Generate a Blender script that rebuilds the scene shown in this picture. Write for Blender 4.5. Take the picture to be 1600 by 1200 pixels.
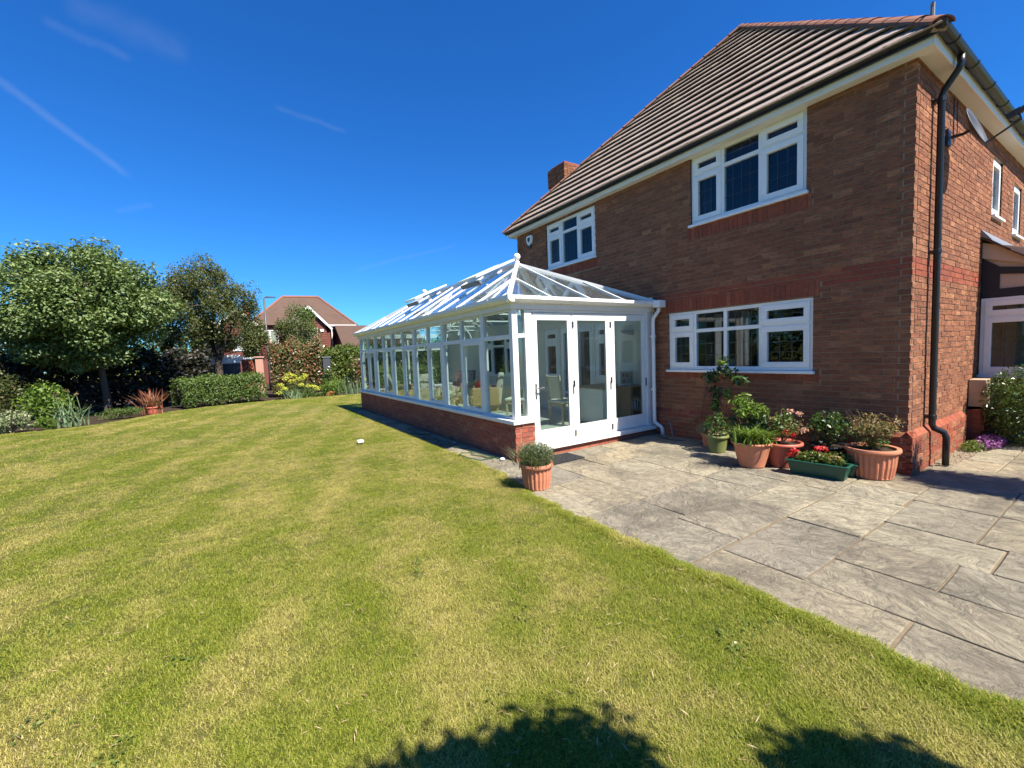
import bpy, math, random
import numpy as np
from mathutils import Vector, Matrix
for o in list(bpy.data.objects): bpy.data.objects.remove(o)
rnd = random.Random(7); rng = np.random.default_rng(7)
SC = bpy.context.scene
COL = SC.collection
R = math.radians

# ------------------------------------------------------------------ camera
F_PX, YAW, PITCH, ROLL, HC = 670.4, 32.893, -4.125, -2.328, 1.67
def cam_axes():
    y, p, r = R(YAW), R(PITCH), R(ROLL)
    f = Vector((math.sin(y)*math.cos(p), math.cos(y)*math.cos(p), math.sin(p)))
    ri = Vector((math.cos(y), -math.sin(y), 0)); up = ri.cross(f)
    return ri*math.cos(r)+up*math.sin(r), -ri*math.sin(r)+up*math.cos(r), f
c_r, c_u, c_f = cam_axes()
cam = bpy.data.cameras.new('camera'); cam.sensor_width = 36; cam.lens = F_PX/1600*36
cam.clip_start = .05; cam.clip_end = 3000
cam_o = bpy.data.objects.new('camera', cam); COL.objects.link(cam_o)
cam_o.matrix_world = Matrix(((c_r.x, c_u.x, -c_f.x, 0), (c_r.y, c_u.y, -c_f.y, 0), (c_r.z, c_u.z, -c_f.z, HC), (0, 0, 0, 1)))
SC.camera = cam_o

# ------------------------------------------------------------------ sun, sky, exposure
SUN = Vector((0.124, -0.576, 0.808)).normalized()
sl = bpy.data.lights.new('sun', 'SUN'); sl.energy = 5.0; sl.angle = R(.53); sl.color = (1, .935, .82)
so = bpy.data.objects.new('sun', sl); COL.objects.link(so)
so.rotation_euler = SUN.to_track_quat('Z', 'Y').to_euler(); so.location = (0, -5, 30)
SC.view_settings.view_transform = 'Standard'; SC.view_settings.look = 'None'
SC.view_settings.exposure = 1.2; SC.view_settings.gamma = 1; SC.view_settings.use_curve_mapping = False
SC.cycles.max_bounces = 6; SC.cycles.diffuse_bounces = 3; SC.cycles.glossy_bounces = 3; SC.cycles.transparent_max_bounces = 16; SC.cycles.adaptive_threshold = .025; SC.cycles.caustics_reflective = False
SC.cycles.caustics_refractive = False; SC.cycles.sample_clamp_indirect = 6; SC.cycles.use_denoising = True
world = bpy.data.worlds.new('World'); SC.world = world; world.use_nodes = True

class NT:
    """small helper to write node trees"""
    def __init__(s, tree): s.t = tree; tree.nodes.clear()
    def n(s, typ, ins=None, **kw):
        nd = s.t.nodes.new(typ)
        for k, v in kw.items(): setattr(nd, k, v)
        for k, v in (ins or {}).items():
            if isinstance(v, bpy.types.NodeSocket): s.t.links.new(v, nd.inputs[k])
            else: nd.inputs[k].default_value = v
        return nd
    def math(s, op, a, b=0.0, c=0.0, clamp=False):
        nd = s.n('ShaderNodeMath', operation=op, use_clamp=clamp)
        for i, v in enumerate((a, b, c)):
            if isinstance(v, bpy.types.NodeSocket): s.t.links.new(v, nd.inputs[i])
            else: nd.inputs[i].default_value = v
        return nd.outputs[0]
    def mix(s, fac, a, b, mode='MIX'):
        nd = s.n('ShaderNodeMix', data_type='RGBA', blend_type=mode)
        for i, v in ((0, fac), (6, a), (7, b)):
            if isinstance(v, bpy.types.NodeSocket): s.t.links.new(v, nd.inputs[i])
            else: nd.inputs[i].default_value = v if not isinstance(v, tuple) or len(v) == 4 else (*v, 1)
        return nd.outputs[2]
    def ramp(s, fac, stops, interp='LINEAR'):
        nd = s.n('ShaderNodeValToRGB'); cr = nd.color_ramp; cr.interpolation = interp
        while len(cr.elements) < len(stops): cr.elements.new(.5)
        for e, (p, c) in zip(cr.elements, stops): e.position = p; e.color = (*c, 1) if len(c) == 3 else c
        s.t.links.new(fac, nd.inputs[0]); return nd.outputs[0]
    def noise(s, vec, scale, detail=4, rough=.55, dist=0.0):
        nd = s.n('ShaderNodeTexNoise', {'Scale': scale, 'Detail': detail, 'Roughness': rough, 'Distortion': dist})
        if vec is not None: s.t.links.new(vec, nd.inputs['Vector'])
        return nd.outputs[0]
    def smooth(s, v, a, b):
        return s.n('ShaderNodeMapRange', {'Value': v, 'From Min': a, 'From Max': b}, interpolation_type='SMOOTHSTEP').outputs[0]
    def mapping(s, vec, scale=(1, 1, 1), rot=(0, 0, 0)):
        return s.n('ShaderNodeMapping', {'Vector': vec, 'Scale': scale, 'Rotation': rot}).outputs[0]
    def link(s, a, b): s.t.links.new(a, b)

def px_dir(px, py):
    return (c_f + c_r*((px-800)/F_PX) + c_u*((600-py)/F_PX)).normalized()
def build_world():
    w = NT(world.node_tree)
    sky = w.n('ShaderNodeTexSky', sky_type='NISHITA', sun_disc=False)
    sky.sun_elevation = math.asin(SUN.z); sky.sun_rotation = math.atan2(SUN.x, SUN.y)
    sky.altitude = 0; sky.air_density = 1.0; sky.dust_density = .1; sky.ozone_density = 4.0
    hs = w.n('ShaderNodeHueSaturation', {'Saturation': 1.22, 'Value': 1.0, 'Color': sky.outputs[0]})
    col = w.mix(1.0, hs.outputs[0], (.41, 1.0, 1.55), 'MULTIPLY')          # a deep clear-air blue
    d = w.n('ShaderNodeTexCoord').outputs['Generated']
    nz = w.noise(d, 9.0, 6, .6, .6); nz2 = w.noise(d, 40.0, 4, .6)
    # thin contrails and wisps of cirrus, each on a great circle of the sky: (end, end, half width, strength)
    for a, b, wd, st in (((-160, 10), (212, 281), .009, .075), ((90, -10), (300, 95), .03, .035), ((425, 165), (545, 208), .007, .035),
                         ((180, 335), (240, 318), .008, .03), ((545, 425), (720, 380), .006, .03), ((60, 30), (210, 95), .010, .035)):
        A, B = px_dir(*a), px_dir(*b); n = A.cross(B).normalized(); m = (A+B).normalized(); t = n.cross(m).normalized()
        half = A.angle(B)/2
        dn = w.n('ShaderNodeVectorMath', {0: d, 1: tuple(n)}, operation='DOT_PRODUCT').outputs['Value']
        dt = w.n('ShaderNodeVectorMath', {0: d, 1: tuple(t)}, operation='DOT_PRODUCT').outputs['Value']
        dm = w.n('ShaderNodeVectorMath', {0: d, 1: tuple(m)}, operation='DOT_PRODUCT').outputs['Value']
        wob = w.math('MULTIPLY', w.math('SUBTRACT', nz, .5), wd*2.2)
        across = w.smooth(w.math('ABSOLUTE', w.math('ADD', dn, wob)), wd, 0.0)
        along = w.smooth(w.math('ABSOLUTE', dt), math.sin(half)*1.02, math.sin(half)*.75)
        front = w.math('GREATER_THAN', dm, 0.0)
        k = w.math('MULTIPLY', w.math('MULTIPLY', across, along), w.math('MULTIPLY', front, st))
        k = w.math('MULTIPLY', k, w.math('ADD', .35, w.math('MULTIPLY', nz2, 1.2)), clamp=True)
        col = w.mix(k, col, (6.5, 7.0, 7.6))
    bg = w.n('ShaderNodeBackground', {'Color': col, 'Strength': .053})
    out = w.n('ShaderNodeOutputWorld'); w.link(bg.outputs[0], out.inputs[0])
build_world()

# ------------------------------------------------------------------ materials
MATS = {}
def material(name):
    m = bpy.data.materials.new(name); m.use_nodes = True; MATS[name] = m
    return NT(m.node_tree)
def finish(t, base, rough=.6, bump=None, bstr=.3, bdist=.01, spec=.5, metal=0.0, **extra):
    b = t.n('ShaderNodeBsdfPrincipled', {'Roughness': rough, 'Metallic': metal, 'Specular IOR Level': spec, **extra})
    if isinstance(base, bpy.types.NodeSocket): t.link(base, b.inputs['Base Color'])
    else: b.inputs['Base Color'].default_value = (*base, 1)
    if bump is not None:
        bn = t.n('ShaderNodeBump', {'Height': bump, 'Strength': bstr, 'Distance': bdist}); t.link(bn.outputs[0], b.inputs['Normal'])
    o = t.n('ShaderNodeOutputMaterial'); t.link(b.outputs[0], o.inputs[0]); return b
def geo_pos(t): return t.n('ShaderNodeNewGeometry').outputs['Position']
def piece_rand(t):
    """a number per piece: works for joined pieces (islands) and for pieces that are objects"""
    a = t.n('ShaderNodeNewGeometry').outputs['Random Per Island']; b = t.n('ShaderNodeObjectInfo').outputs['Random']
    return t.math('FRACT', t.math('ADD', a, t.math('MULTIPLY', b, 7.31)))
def simple(name, col, rough=.5, var=.08, scale=14, bump=.0, spec=.5, metal=0.0):
    t = material(name); p = geo_pos(t)
    n = t.noise(p, scale, 5, .6)
    c = t.mix(n, tuple(x*(1-var*1.6) for x in col), tuple(min(1, x*(1+var*1.2)) for x in col))
    r = t.math('ADD', rough-.08, t.math('MULTIPLY', t.noise(p, scale*2.3, 3), .16))
    finish(t, c, r, t.noise(p, scale*8, 3) if bump else None, bump, .004, spec, metal)
def brick_mat(name, stops, dirt=(.11, .056, .035), bump=1.0):
    t = material(name); p = geo_pos(t); r = piece_rand(t)
    c = t.ramp(r, stops)
    big = t.noise(p, .9, 4, .6)
    n1 = t.noise(t.mapping(p, (9, 9, 38)), 1.0, 6, .65, .5); n2 = t.noise(p, 60, 4, .6)
    c = t.mix(t.math('MULTIPLY', t.smooth(n1, .42, .64), .62), c, dirt)
    c = t.mix(t.math('MULTIPLY', t.smooth(big, .4, .75), .28), c, dirt)
    c = t.mix(t.math('MULTIPLY', t.smooth(n2, .6, .8), .3), c, (.42, .26, .17))
    h = t.math('ADD', t.math('MULTIPLY', n1, 1.0), t.math('MULTIPLY', n2, .35))
    finish(t, c, .88, h, bump, .018, .2)
brick_mat('brick_multi', [(0, (.235, .09, .048)), (.2, (.31, .122, .064)), (.4, (.25, .10, .055)), (.6, (.37, .155, .08)), (.78, (.20, .08, .046)), (.92, (.43, .195, .10)), (1, (.28, .108, .058))])
brick_mat('brick_red', [(0, (.28, .068, .036)), (.35, (.34, .09, .047)), (.7, (.24, .062, .037)), (1, (.38, .115, .06))], (.15, .06, .04), .7)
brick_mat('brick_dwarf', [(0, (.34, .085, .05)), (.35, (.42, .13, .075)), (.7, (.28, .07, .05)), (1, (.46, .17, .10))], (.2, .08, .06), .5)
brick_mat('tile_hung', [(0, (.15, .055, .042)), (.5, (.19, .068, .05)), (1, (.13, .05, .04))], (.15, .06, .05), .3)
simple('mortar', (.32, .225, .15), .95, .2, 22, .6, .2)
simple('upvc', (.82, .82, .80), .32, .03, 5, 0, .5)
simple('white_paint', (.78, .77, .735), .45, .09, 5, .1)
simple('cream_paint', (.72, .68, .56), .7, .04, 2, .05)
simple('soffit_cream', (.76, .74, .69), .55, .05, 3)
simple('black_plastic', (.012, .012, .013), .38, .2, 10)
simple('dark_metal', (.04, .04, .045), .45, .15, 10, 0, .5, .3)
simple('chrome', (.55, .55, .55), .22, .05, 8, 0, .5, 1.0)
simple('lead', (.19, .20, .22), .6, .2, 9, .1, .4, .2)
simple('gravel_tan', (.27, .21, .14), .9, .4, 60, .2)
simple('lead_strip', (.10, .10, .10), .6, .1, 9, 0, .5, .5)
simple('wood_black', (.016, .015, .018), .6, .2, 20, .2)
simple('render_cream', (.52, .40, .31), .9, .08, 30, .3)
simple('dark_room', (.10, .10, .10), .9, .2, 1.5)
simple('conc_floor', (.52, .51, .44), .35, .06, 3)
simple('terracotta', (.52, .20, .11), .62, .10, 16, .15, .3)
simple('terracotta_red', (.47, .12, .075), .5, .08, 14, .1, .4)
simple('plastic_green', (.012, .07, .045), .4, .12, 10)
simple('pot_olive', (.16, .19, .06), .55, .1, 10)
simple('black_pot', (.02, .02, .02), .5, .1, 10)
simple('soil', (.045, .030, .020), .95, .35, 18, .9, .2)
simple('bark', (.085, .066, .05), .92, .35, 12, .9, .2)
simple('bark_pale', (.30, .27, .23), .88, .3, 10, .6, .2)
simple('oak', (.34, .22, .12), .5, .14, 9, .1)
simple('pale_wood', (.45, .36, .25), .5, .1, 9, .1)
simple('wicker', (.32, .20, .10), .7, .3, 60, .6)
simple('cream_cloth', (.66, .60, .48), .9, .06, 20, .2)
simple('green_plastic', (.01, .38, .06), .4, .05, 8)
simple('lamp_steel', (.10, .10, .10), .5, .1, 8, 0, .5, .4)
simple('rubber', (.018, .018, .02), .75, .2, 30, .2)
simple('hose_green', (.05, .11, .05), .4, .1, 12)
simple('slate_grey', (.045, .05, .06), .55, .1, 8)
simple('pink_render', (.45, .24, .18), .85, .1, 12, .2)
simple('beige_box', (.46, .33, .22), .6, .06, 8)
simple('twig', (.16, .085, .05), .8, .2, 15)
def floral_mat():
    t = material('floral_cloth'); p = geo_pos(t)
    v = t.n('ShaderNodeTexVoronoi', {'Vector': p, 'Scale': 9.0}); dd = v.outputs['Distance']
    c = t.mix(t.smooth(dd, .42, .22), (.46, .41, .33), (.22, .16, .11)); c = t.mix(t.smooth(dd, .2, .1), c, (.45, .10, .09))
    finish(t, c, .9, t.noise(p, 40, 3), .2, .01, .2)
floral_mat()
def glass_mat(name, tint, gloss_boost=1.0, rough=0.0, film=0.0):
    t = material(name)
    g = t.n('ShaderNodeNewGeometry')
    cs = t.math('ABSOLUTE', t.n('ShaderNodeVectorMath', {0: g.outputs['Normal'], 1: g.outputs['Incoming']}, operation='DOT_PRODUCT').outputs['Value'])
    fr = t.math('ADD', .04, t.math('MULTIPLY', .96, t.math('POWER', t.math('SUBTRACT', 1.0, cs, clamp=True), 5.0)))
    fac = t.math('MULTIPLY', fr, gloss_boost, clamp=True)
    tr = t.n('ShaderNodeBsdfTransparent', {'Color': (*tint, 1)}); gl = t.n('ShaderNodeBsdfGlossy', {'Color': (1, 1, 1, 1), 'Roughness': rough})
    wav = t.n('ShaderNodeBump', {'Height': t.noise(geo_pos(t), 1.1, 2), 'Strength': .12, 'Distance': .02}); t.link(wav.outputs[0], gl.inputs['Normal'])
    mx = t.n('ShaderNodeMixShader', {0: fac, 1: tr.outputs[0], 2: gl.outputs[0]})
    if film:                        # a thin film of dust and dried rain
        fl = t.math('MULTIPLY', t.noise(geo_pos(t), 3.0, 5, .65), film*2, clamp=True)
        a = t.n('ShaderNodeBsdfDiffuse', {'Color': (.75, .77, .78, 1)}); b = t.n('ShaderNodeBsdfTranslucent', {'Color': (.75, .77, .78, 1)}); ab = t.n('ShaderNodeMixShader', {0: .5, 1: a.outputs[0], 2: b.outputs[0]})
        mx = t.n('ShaderNodeMixShader', {0: fl, 1: mx.outputs[0], 2: ab.outputs[0]})
    o = t.n('ShaderNodeOutputMaterial'); t.link(mx.outputs[0], o.inputs[0])
glass_mat('glass', (.80, .87, .85), 1.5, 0.0, .012); glass_mat('glass_roof', (.76, .85, .88), 1.3, .03, .05); glass_mat('glass_house', (.80, .84, .84), .75)
def roof_tile_mat(name, stops, lichen=.5):
    t = material(name); p = geo_pos(t); r = piece_rand(t)
    c = t.ramp(r, stops)
    n = t.noise(p, 26, 5, .7); n2 = t.noise(p, 90, 3, .6); b = t.noise(p, 1.2, 3)
    c = t.mix(t.math('MULTIPLY', t.smooth(b, .4, .75), .25), c, tuple(x*.55 for x in stops[0][1]))
    c = t.mix(t.math('MULTIPLY', t.smooth(t.noise(p, 3.1, 5, .7), .5, .72), .35), c, tuple(x*.6 for x in stops[1][1]))
    c = t.mix(t.math('MULTIPLY', t.smooth(n, .64, .74), lichen), c, (.55, .51, .43))
    finish(t, c, .9, t.math('ADD', n, t.math('MULTIPLY', n2, .5)), .4, .006, .2)
roof_tile_mat('roof_tile', [(0, (.32, .25, .205)), (.35, (.36, .285, .235)), (.7, (.28, .215, .175)), (1, (.39, .31, .25))], .5)
roof_tile_mat('hip_tile', [(0, (.22, .095, .06)), (.5, (.27, .13, .085)), (1, (.19, .085, .06))], .45)
roof_tile_mat('old_tile', [(0, (.095, .06, .045)), (.4, (.115, .072, .054)), (.7, (.08, .052, .042)), (1, (.14, .08, .052))], .4)
def stone_mat():
    t = material('riven_stone'); p = geo_pos(t); r = piece_rand(t)
    oi = t.n('ShaderNodeVectorMath', {0: p, 1: (0, 0, 0)}, operation='ADD').outputs[0]
    off = t.n('ShaderNodeCombineXYZ', {'X': t.math('MULTIPLY', r, 37.0), 'Y': t.math('MULTIPLY', r, 11.0)}).outputs[0]
    q = t.n('ShaderNodeVectorMath', {0: oi, 1: off}, operation='ADD').outputs[0]
    base = t.ramp(r, [(0, (.34, .29, .195)), (.3, (.40, .35, .245)), (.55, (.30, .268, .20)), (.8, (.42, .345, .225)), (1, (.27, .245, .195))])
    ang = t.math('MULTIPLY', t.math('SUBTRACT', t.math('FRACT', t.math('MULTIPLY', r, 13.7)), .5), 1.5)
    qr = t.n('ShaderNodeVectorRotate', {'Vector': q, 'Angle': ang}, rotation_type='Z_AXIS').outputs[0]
    st = t.noise(t.mapping(qr, (2.5, 1.3, 1)), 2.8, 10, .72, 1.9)
    led = t.noise(t.mapping(qr, (1.5, 1.0, 1)), 2.2, 6, .6, 1.2); ter = t.math('SNAP', led, .055)       # riven streaks running along the slab
    fine = t.noise(q, 38, 5, .65); blot = t.noise(p, .85, 5, .6, .5); med = t.noise(q, 5, 6, .62, .8)
    c = t.mix(t.math('MULTIPLY', t.smooth(st, .46, .66), .72), base, (.11, .095, .073))
    c = t.mix(t.math('MULTIPLY', t.smooth(blot, .44, .66), .70), c, (.115, .10, .078))   # weathered algae-dark areas
    c = t.mix(t.math('MULTIPLY', t.smooth(med, .56, .74), .55), c, (.46, .39, .27))
    c = t.mix(t.math('MULTIPLY', t.smooth(fine, .56, .8), .3), c, (.48, .42, .30))
    edge = t.math('FRACT', t.math('DIVIDE', led, .055)); c = t.mix(t.math('MULTIPLY', t.smooth(edge, .86, .98), .35), c, (.10, .088, .068)); c = t.mix(t.math('MULTIPLY', t.smooth(edge, .16, .03), .3), c, (.50, .44, .32))
    h = t.math('ADD', t.math('MULTIPLY', ter, 4.5), t.math('ADD', t.math('MULTIPLY', t.smooth(st, .3, .7), .7),  t.math('MULTIPLY', med, .8), t.math('MULTIPLY', fine, .15)))
    finish(t, c, .88, h, .9, .03, .2)
stone_mat()
simple('joint_sand', (.19, .145, .095), .95, .3, 20, .7, .2)
def grass_tone(t, p):
    big = t.noise(t.mapping(p, (1, .8, 1), (0, 0, .5)), .62, 4, .6, .4); mid = t.noise(p, 2.6, 4, .62, .3)
    # mowing stripes
    px = t.n('ShaderNodeSeparateXYZ', {0: t.mapping(p, (1, 1, 1), (0, 0, R(108)))}).outputs[1]
    st = t.math('SINE', t.math('ADD', t.math('MULTIPLY', px, 6.6), t.math('MULTIPLY', mid, 1.5)))
    k = t.math('ADD', t.math('MULTIPLY', big, .9), t.math('ADD', t.math('MULTIPLY', mid, .75), t.math('MULTIPLY', st, .06)))
    return t.smooth(k, .64, 1.10)
def grass_mats():
    t = material('grass_blade'); p = geo_pos(t); k = grass_tone(t, p)
    r = t.n('ShaderNodeNewGeometry').outputs['Random Per Island']; ri = t.n('ShaderNodeObjectInfo').outputs['Random']
    rr = t.math('FRACT', t.math('ADD', r, t.math('MULTIPLY', ri, 5.3)))
    green = t.ramp(rr, [(0, (.12, .165, .010)), (.5, (.21, .255, .02)), (.8, (.29, .315, .03)), (1, (.46, .40, .10))])
    dry = t.ramp(rr, [(0, (.25, .235, .035)), (.35, (.39, .345, .075)), (.7, (.53, .45, .15)), (1, (.66, .55, .23))])
    c = t.mix(k, green, dry)
    df = t.n('ShaderNodeBsdfPrincipled', {'Base Color': c, 'Roughness': .55, 'Specular IOR Level': .3})
    tl = t.n('ShaderNodeBsdfTranslucent', {'Color': t.mix(.3, c, (.32, .36, .03))})
    mx = t.n('ShaderNodeMixShader', {0: .35, 1: df.outputs[0], 2: tl.outputs[0]}); o = t.n('ShaderNodeOutputMaterial'); t.link(mx.outputs[0], o.inputs[0])
    t = material('lawn_ground'); p = geo_pos(t); k = grass_tone(t, p)
    n = t.noise(p, 70, 4, .7); n2 = t.noise(p, 240, 3, .7)
    g = t.mix(n, (.075, .10, .014), (.17, .20, .034)); dr = t.mix(n, (.20, .17, .055), (.37, .30, .11))
    c = t.mix(k, g, dr); c = t.mix(t.smooth(n2, .55, .75), c, (.10, .085, .035))
    finish(t, c, .95, t.math('ADD', n, n2), .9, .03, .1)
grass_mats()
def leaf_mat(name, stops, trans=.3, rough=.5, spec=.4):
    t = material(name); r = t.n('ShaderNodeNewGeometry').outputs['Random Per Island']
    c = t.ramp(r, stops)
    df = t.n('ShaderNodeBsdfPrincipled', {'Base Color': c, 'Roughness': rough, 'Specular IOR Level': spec})
    tl = t.n('ShaderNodeBsdfTranslucent', {'Color': t.mix(.4, c, (.25, .32, .04))})
    mx = t.n('ShaderNodeMixShader', {0: trans, 1: df.outputs[0], 2: tl.outputs[0]}); o = t.n('ShaderNodeOutputMaterial'); t.link(mx.outputs[0], o.inputs[0])
leaf_mat('leaf_pale', [(0, (.05, .09, .022)), (.4, (.105, .16, .042)), (.75, (.17, .235, .075)), (.94, (.25, .32, .12)), (1, (.33, .38, .18))], .24)
leaf_mat('leaf_olive', [(0, (.045, .07, .018)), (.4, (.085, .105, .03)), (.8, (.12, .14, .04)), (.95, (.15, .13, .048)), (1, (.19, .12, .055))], .3)
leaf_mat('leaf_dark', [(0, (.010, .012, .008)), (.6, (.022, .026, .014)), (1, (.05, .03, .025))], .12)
leaf_mat('leaf_shrub', [(0, (.045, .085, .016)), (.5, (.085, .14, .025)), (1, (.15, .21, .05))], .28)
leaf_mat('leaf_laurel', [(0, (.05, .09, .016)), (.5, (.10, .15, .028)), (.9, (.19, .22, .05)), (1, (.30, .30, .09))], .3, .3)
leaf_mat('leaf_photinia', [(0, (.06, .085, .022)), (.45, (.13, .15, .05)), (.65, (.22, .15, .075)), (.85, (.30, .12, .07)), (1, (.36, .16, .10))], .25, .3)
leaf_mat('leaf_euphorbia', [(0, (.30, .36, .03)), (.5, (.50, .52, .06)), (1, (.66, .60, .14))], .3)
leaf_mat('leaf_iris', [(0, (.10, .17, .08)), (.6, (.18, .26, .13)), (1, (.28, .34, .19))], .3)
leaf_mat('leaf_bronze', [(0, (.16, .05, .03)), (.5, (.30, .10, .06)), (1, (.42, .22, .13))], .25)
leaf_mat('leaf_bright', [(0, (.06, .12, .015)), (.5, (.12, .21, .025)), (1, (.22, .30, .05))], .35)
leaf_mat('leaf_variegated', [(0, (.09, .14, .05)), (.5, (.22, .27, .12)), (1, (.48, .48, .30))], .25)
leaf_mat('leaf_glossy', [(0, (.02, .05, .012)), (.6, (.045, .09, .02)), (1, (.09, .14, .035))], .2, .25, .6)
leaf_mat('leaf_lavender', [(0, (.07, .10, .045)), (.6, (.13, .165, .075)), (1, (.19, .21, .11))], .25)
leaf_mat('leaf_rust', [(0, (.10, .09, .03)), (.4, (.20, .15, .05)), (.8, (.32, .18, .08)), (1, (.40, .28, .14))], .3)
leaf_mat('petal_red', [(0, (.45, .01, .015)), (1, (.72, .03, .04))], .25)
leaf_mat('petal_peach', [(0, (.62, .28, .20)), (1, (.78, .50, .38))], .25)
leaf_mat('petal_purple', [(0, (.22, .06, .24)), (1, (.46, .16, .46))], .25)
leaf_mat('petal_cream', [(0, (.55, .45, .28)), (1, (.70, .62, .42))], .25)
leaf_mat('petal_orange', [(0, (.48, .18, .06)), (1, (.60, .30, .10))], .25)
leaf_mat('dead_leaf', [(0, (.22, .13, .06)), (1, (.50, .38, .22))], .1)
def M(n): return MATS[n]

# ------------------------------------------------------------------ mesh helpers
ORG = {}
def setp(o, label=None, cat=None, group=None, kind=None):
    for k, v in (('label', label), ('category', cat), ('group', group), ('kind', kind)):
        if v: o[k] = v
    return o
def link(o, parent=None, org=None):
    COL.objects.link(o)
    if parent is not None: o.parent = parent
    ORG[o.name] = org if org is not None else Vector((0, 0, 0))
    return o
def thing(name, label, cat, loc=(0, 0, 0), rz=0.0, group=None):
    o = bpy.data.objects.new(name, None); o.empty_display_size = .1
    o.location = loc; o.rotation_euler = (0, 0, rz)
    link(o, None, Vector(loc)); return setp(o, label, cat, group)
class MB:
    def __init__(s): s.v = []; s.f = []
    def add(s, vs, fs):
        b = len(s.v); s.v += [tuple(map(float, v)) for v in vs]; s.f += [tuple(b+i for i in f) for f in fs]; return s
    def hexa(s, c):
        return s.add(c, [(0, 3, 2, 1), (4, 5, 6, 7), (0, 1, 5, 4), (1, 2, 6, 5), (2, 3, 7, 6), (3, 0, 4, 7)])
    def box(s, x0, x1, y0, y1, z0, z1, fn=None):
        c = [(x0, y0, z0), (x1, y0, z0), (x1, y1, z0), (x0, y1, z0), (x0, y0, z1), (x1, y0, z1), (x1, y1, z1), (x0, y1, z1)]
        if fn: c = [fn(*q) for q in c]
        return s.hexa(c)
    def bar(s, p, q, w, h, up=(0, 0, 1)):
        p, q, up = Vector(p), Vector(q), Vector(up); d = (q-p).normalized()
        sd = d.cross(up)
        if sd.length < 1e-4: sd = d.cross(Vector((1, 0, 0)))
        sd.normalize(); u = sd.cross(d)
        a, b = sd*w/2, u*h/2
        return s.hexa([p-a-b, q-a-b, q+a-b, p+a-b, p-a+b, q-a+b, q+a+b, p+a+b])
    def tube(s, pts, rad, n=8, cap=True):
        pts = [Vector(p) for p in pts]; m = len(pts)
        rs = rad if isinstance(rad, (list, tuple)) else [rad]*m
        prev = None; base = len(s.v); vs = []; fs = []
        for i, p in enumerate(pts):
            d = (pts[min(i+1, m-1)]-pts[max(i-1, 0)]).normalized()
            if prev is None: a = d.orthogonal().normalized()
            else: a = (prev-d*prev.dot(d)).normalized()
            prev = a; b = d.cross(a)
            for k in range(n):
                t = 2*math.pi*k/n; vs.append(p+(a*math.cos(t)+b*math.sin(t))*rs[i])
        for i in range(m-1):
            for k in range(n):
                k2 = (k+1) % n; fs.append((i*n+k, i*n+k2, (i+1)*n+k2, (i+1)*n+k))
        if cap: fs.append(tuple(range(n-1, -1, -1))); fs.append(tuple((m-1)*n+k for k in range(n)))
        return s.add(vs, fs)
    def lathe(s, prof, n=32, c=(0, 0, 0), ribs=0, rib_d=0.0, rib_rows=()):
        vs = []; fs = []; m = len(prof)
        for i, (r, z) in enumerate(prof):
            for k in range(n):
                t = 2*math.pi*k/n; rr = r
                if ribs and i in rib_rows: rr = r + (rib_d if (k*ribs*2//n) % 2 == 0 else -rib_d)
                vs.append((c[0]+rr*math.cos(t), c[1]+rr*math.sin(t), c[2]+z))
        for i in range(m-1):
            for k in range(n):
                k2 = (k+1) % n; fs.append((i*n+k, i*n+k2, (i+1)*n+k2, (i+1)*n+k))
        return s.add(vs, fs)
    def poly(s, pts, off):
        """prism: polygon pts pushed by vector off"""
        n = len(pts); off = Vector(off); a = [Vector(p) for p in pts]
        return s.add(a+[p+off for p in a], [tuple(range(n-1, -1, -1)), tuple(range(n, 2*n))]+[(i, (i+1) % n, n+(i+1) % n, n+i) for i in range(n)])
    def sphere(s, c, r, n=12, m=8, sz=1.0):
        prof = [(r*math.sin(math.pi*i/m)+1e-5, -r*sz*math.cos(math.pi*i/m)) for i in range(m+1)]
        return s.lathe(prof, n, c)
    def mesh(s, name, mat, org=Vector((0, 0, 0)), smooth=False):
        me = bpy.data.meshes.new(name)
        me.from_pydata([(x-org[0], y-org[1], z-org[2]) for x, y, z in s.v], [], s.f)
        me.materials.append(M(mat))
        if smooth: me.polygons.foreach_set('use_smooth', [True]*len(me.polygons))
        me.update(); return me
    def build(s, name, mat, parent=None, local=False, smooth=False, bevel=0.0, kind=None):
        org = Vector((0, 0, 0)) if (parent is None or local) else ORG[parent.name]
        o = bpy.data.objects.new(name, s.mesh(name, mat, org, smooth)); link(o, parent, org)
        if bevel:
            b = o.modifiers.new('bevel', 'BEVEL'); b.width = bevel; b.segments = 2; b.limit_method = 'ANGLE'
        if kind: o['kind'] = kind
        return o
def fast_mesh(name, V, nper, mat, parent=None, org=None, smooth=False, kind=None):
    """V: (n, nper, 3) polygons of nper corners"""
    org = np.array(org if org is not None else (ORG[parent.name] if parent is not None else (0, 0, 0)))
    V = np.asarray(V, float)-org; n = len(V); me = bpy.data.meshes.new(name)
    me.vertices.add(n*nper); me.vertices.foreach_set('co', V.reshape(-1))
    me.loops.add(n*nper); me.loops.foreach_set('vertex_index', np.arange(n*nper, dtype=np.int32))
    me.polygons.add(n); me.polygons.foreach_set('loop_start', np.arange(0, n*nper, nper, dtype=np.int32))
    me.polygons.foreach_set('loop_total', np.full(n, nper, dtype=np.int32))
    me.update(calc_edges=True); me.materials.append(M(mat)); 
    o = bpy.data.objects.new(name, me); link(o, parent, Vector(org))
    if kind: o['kind'] = kind
    return o
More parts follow.
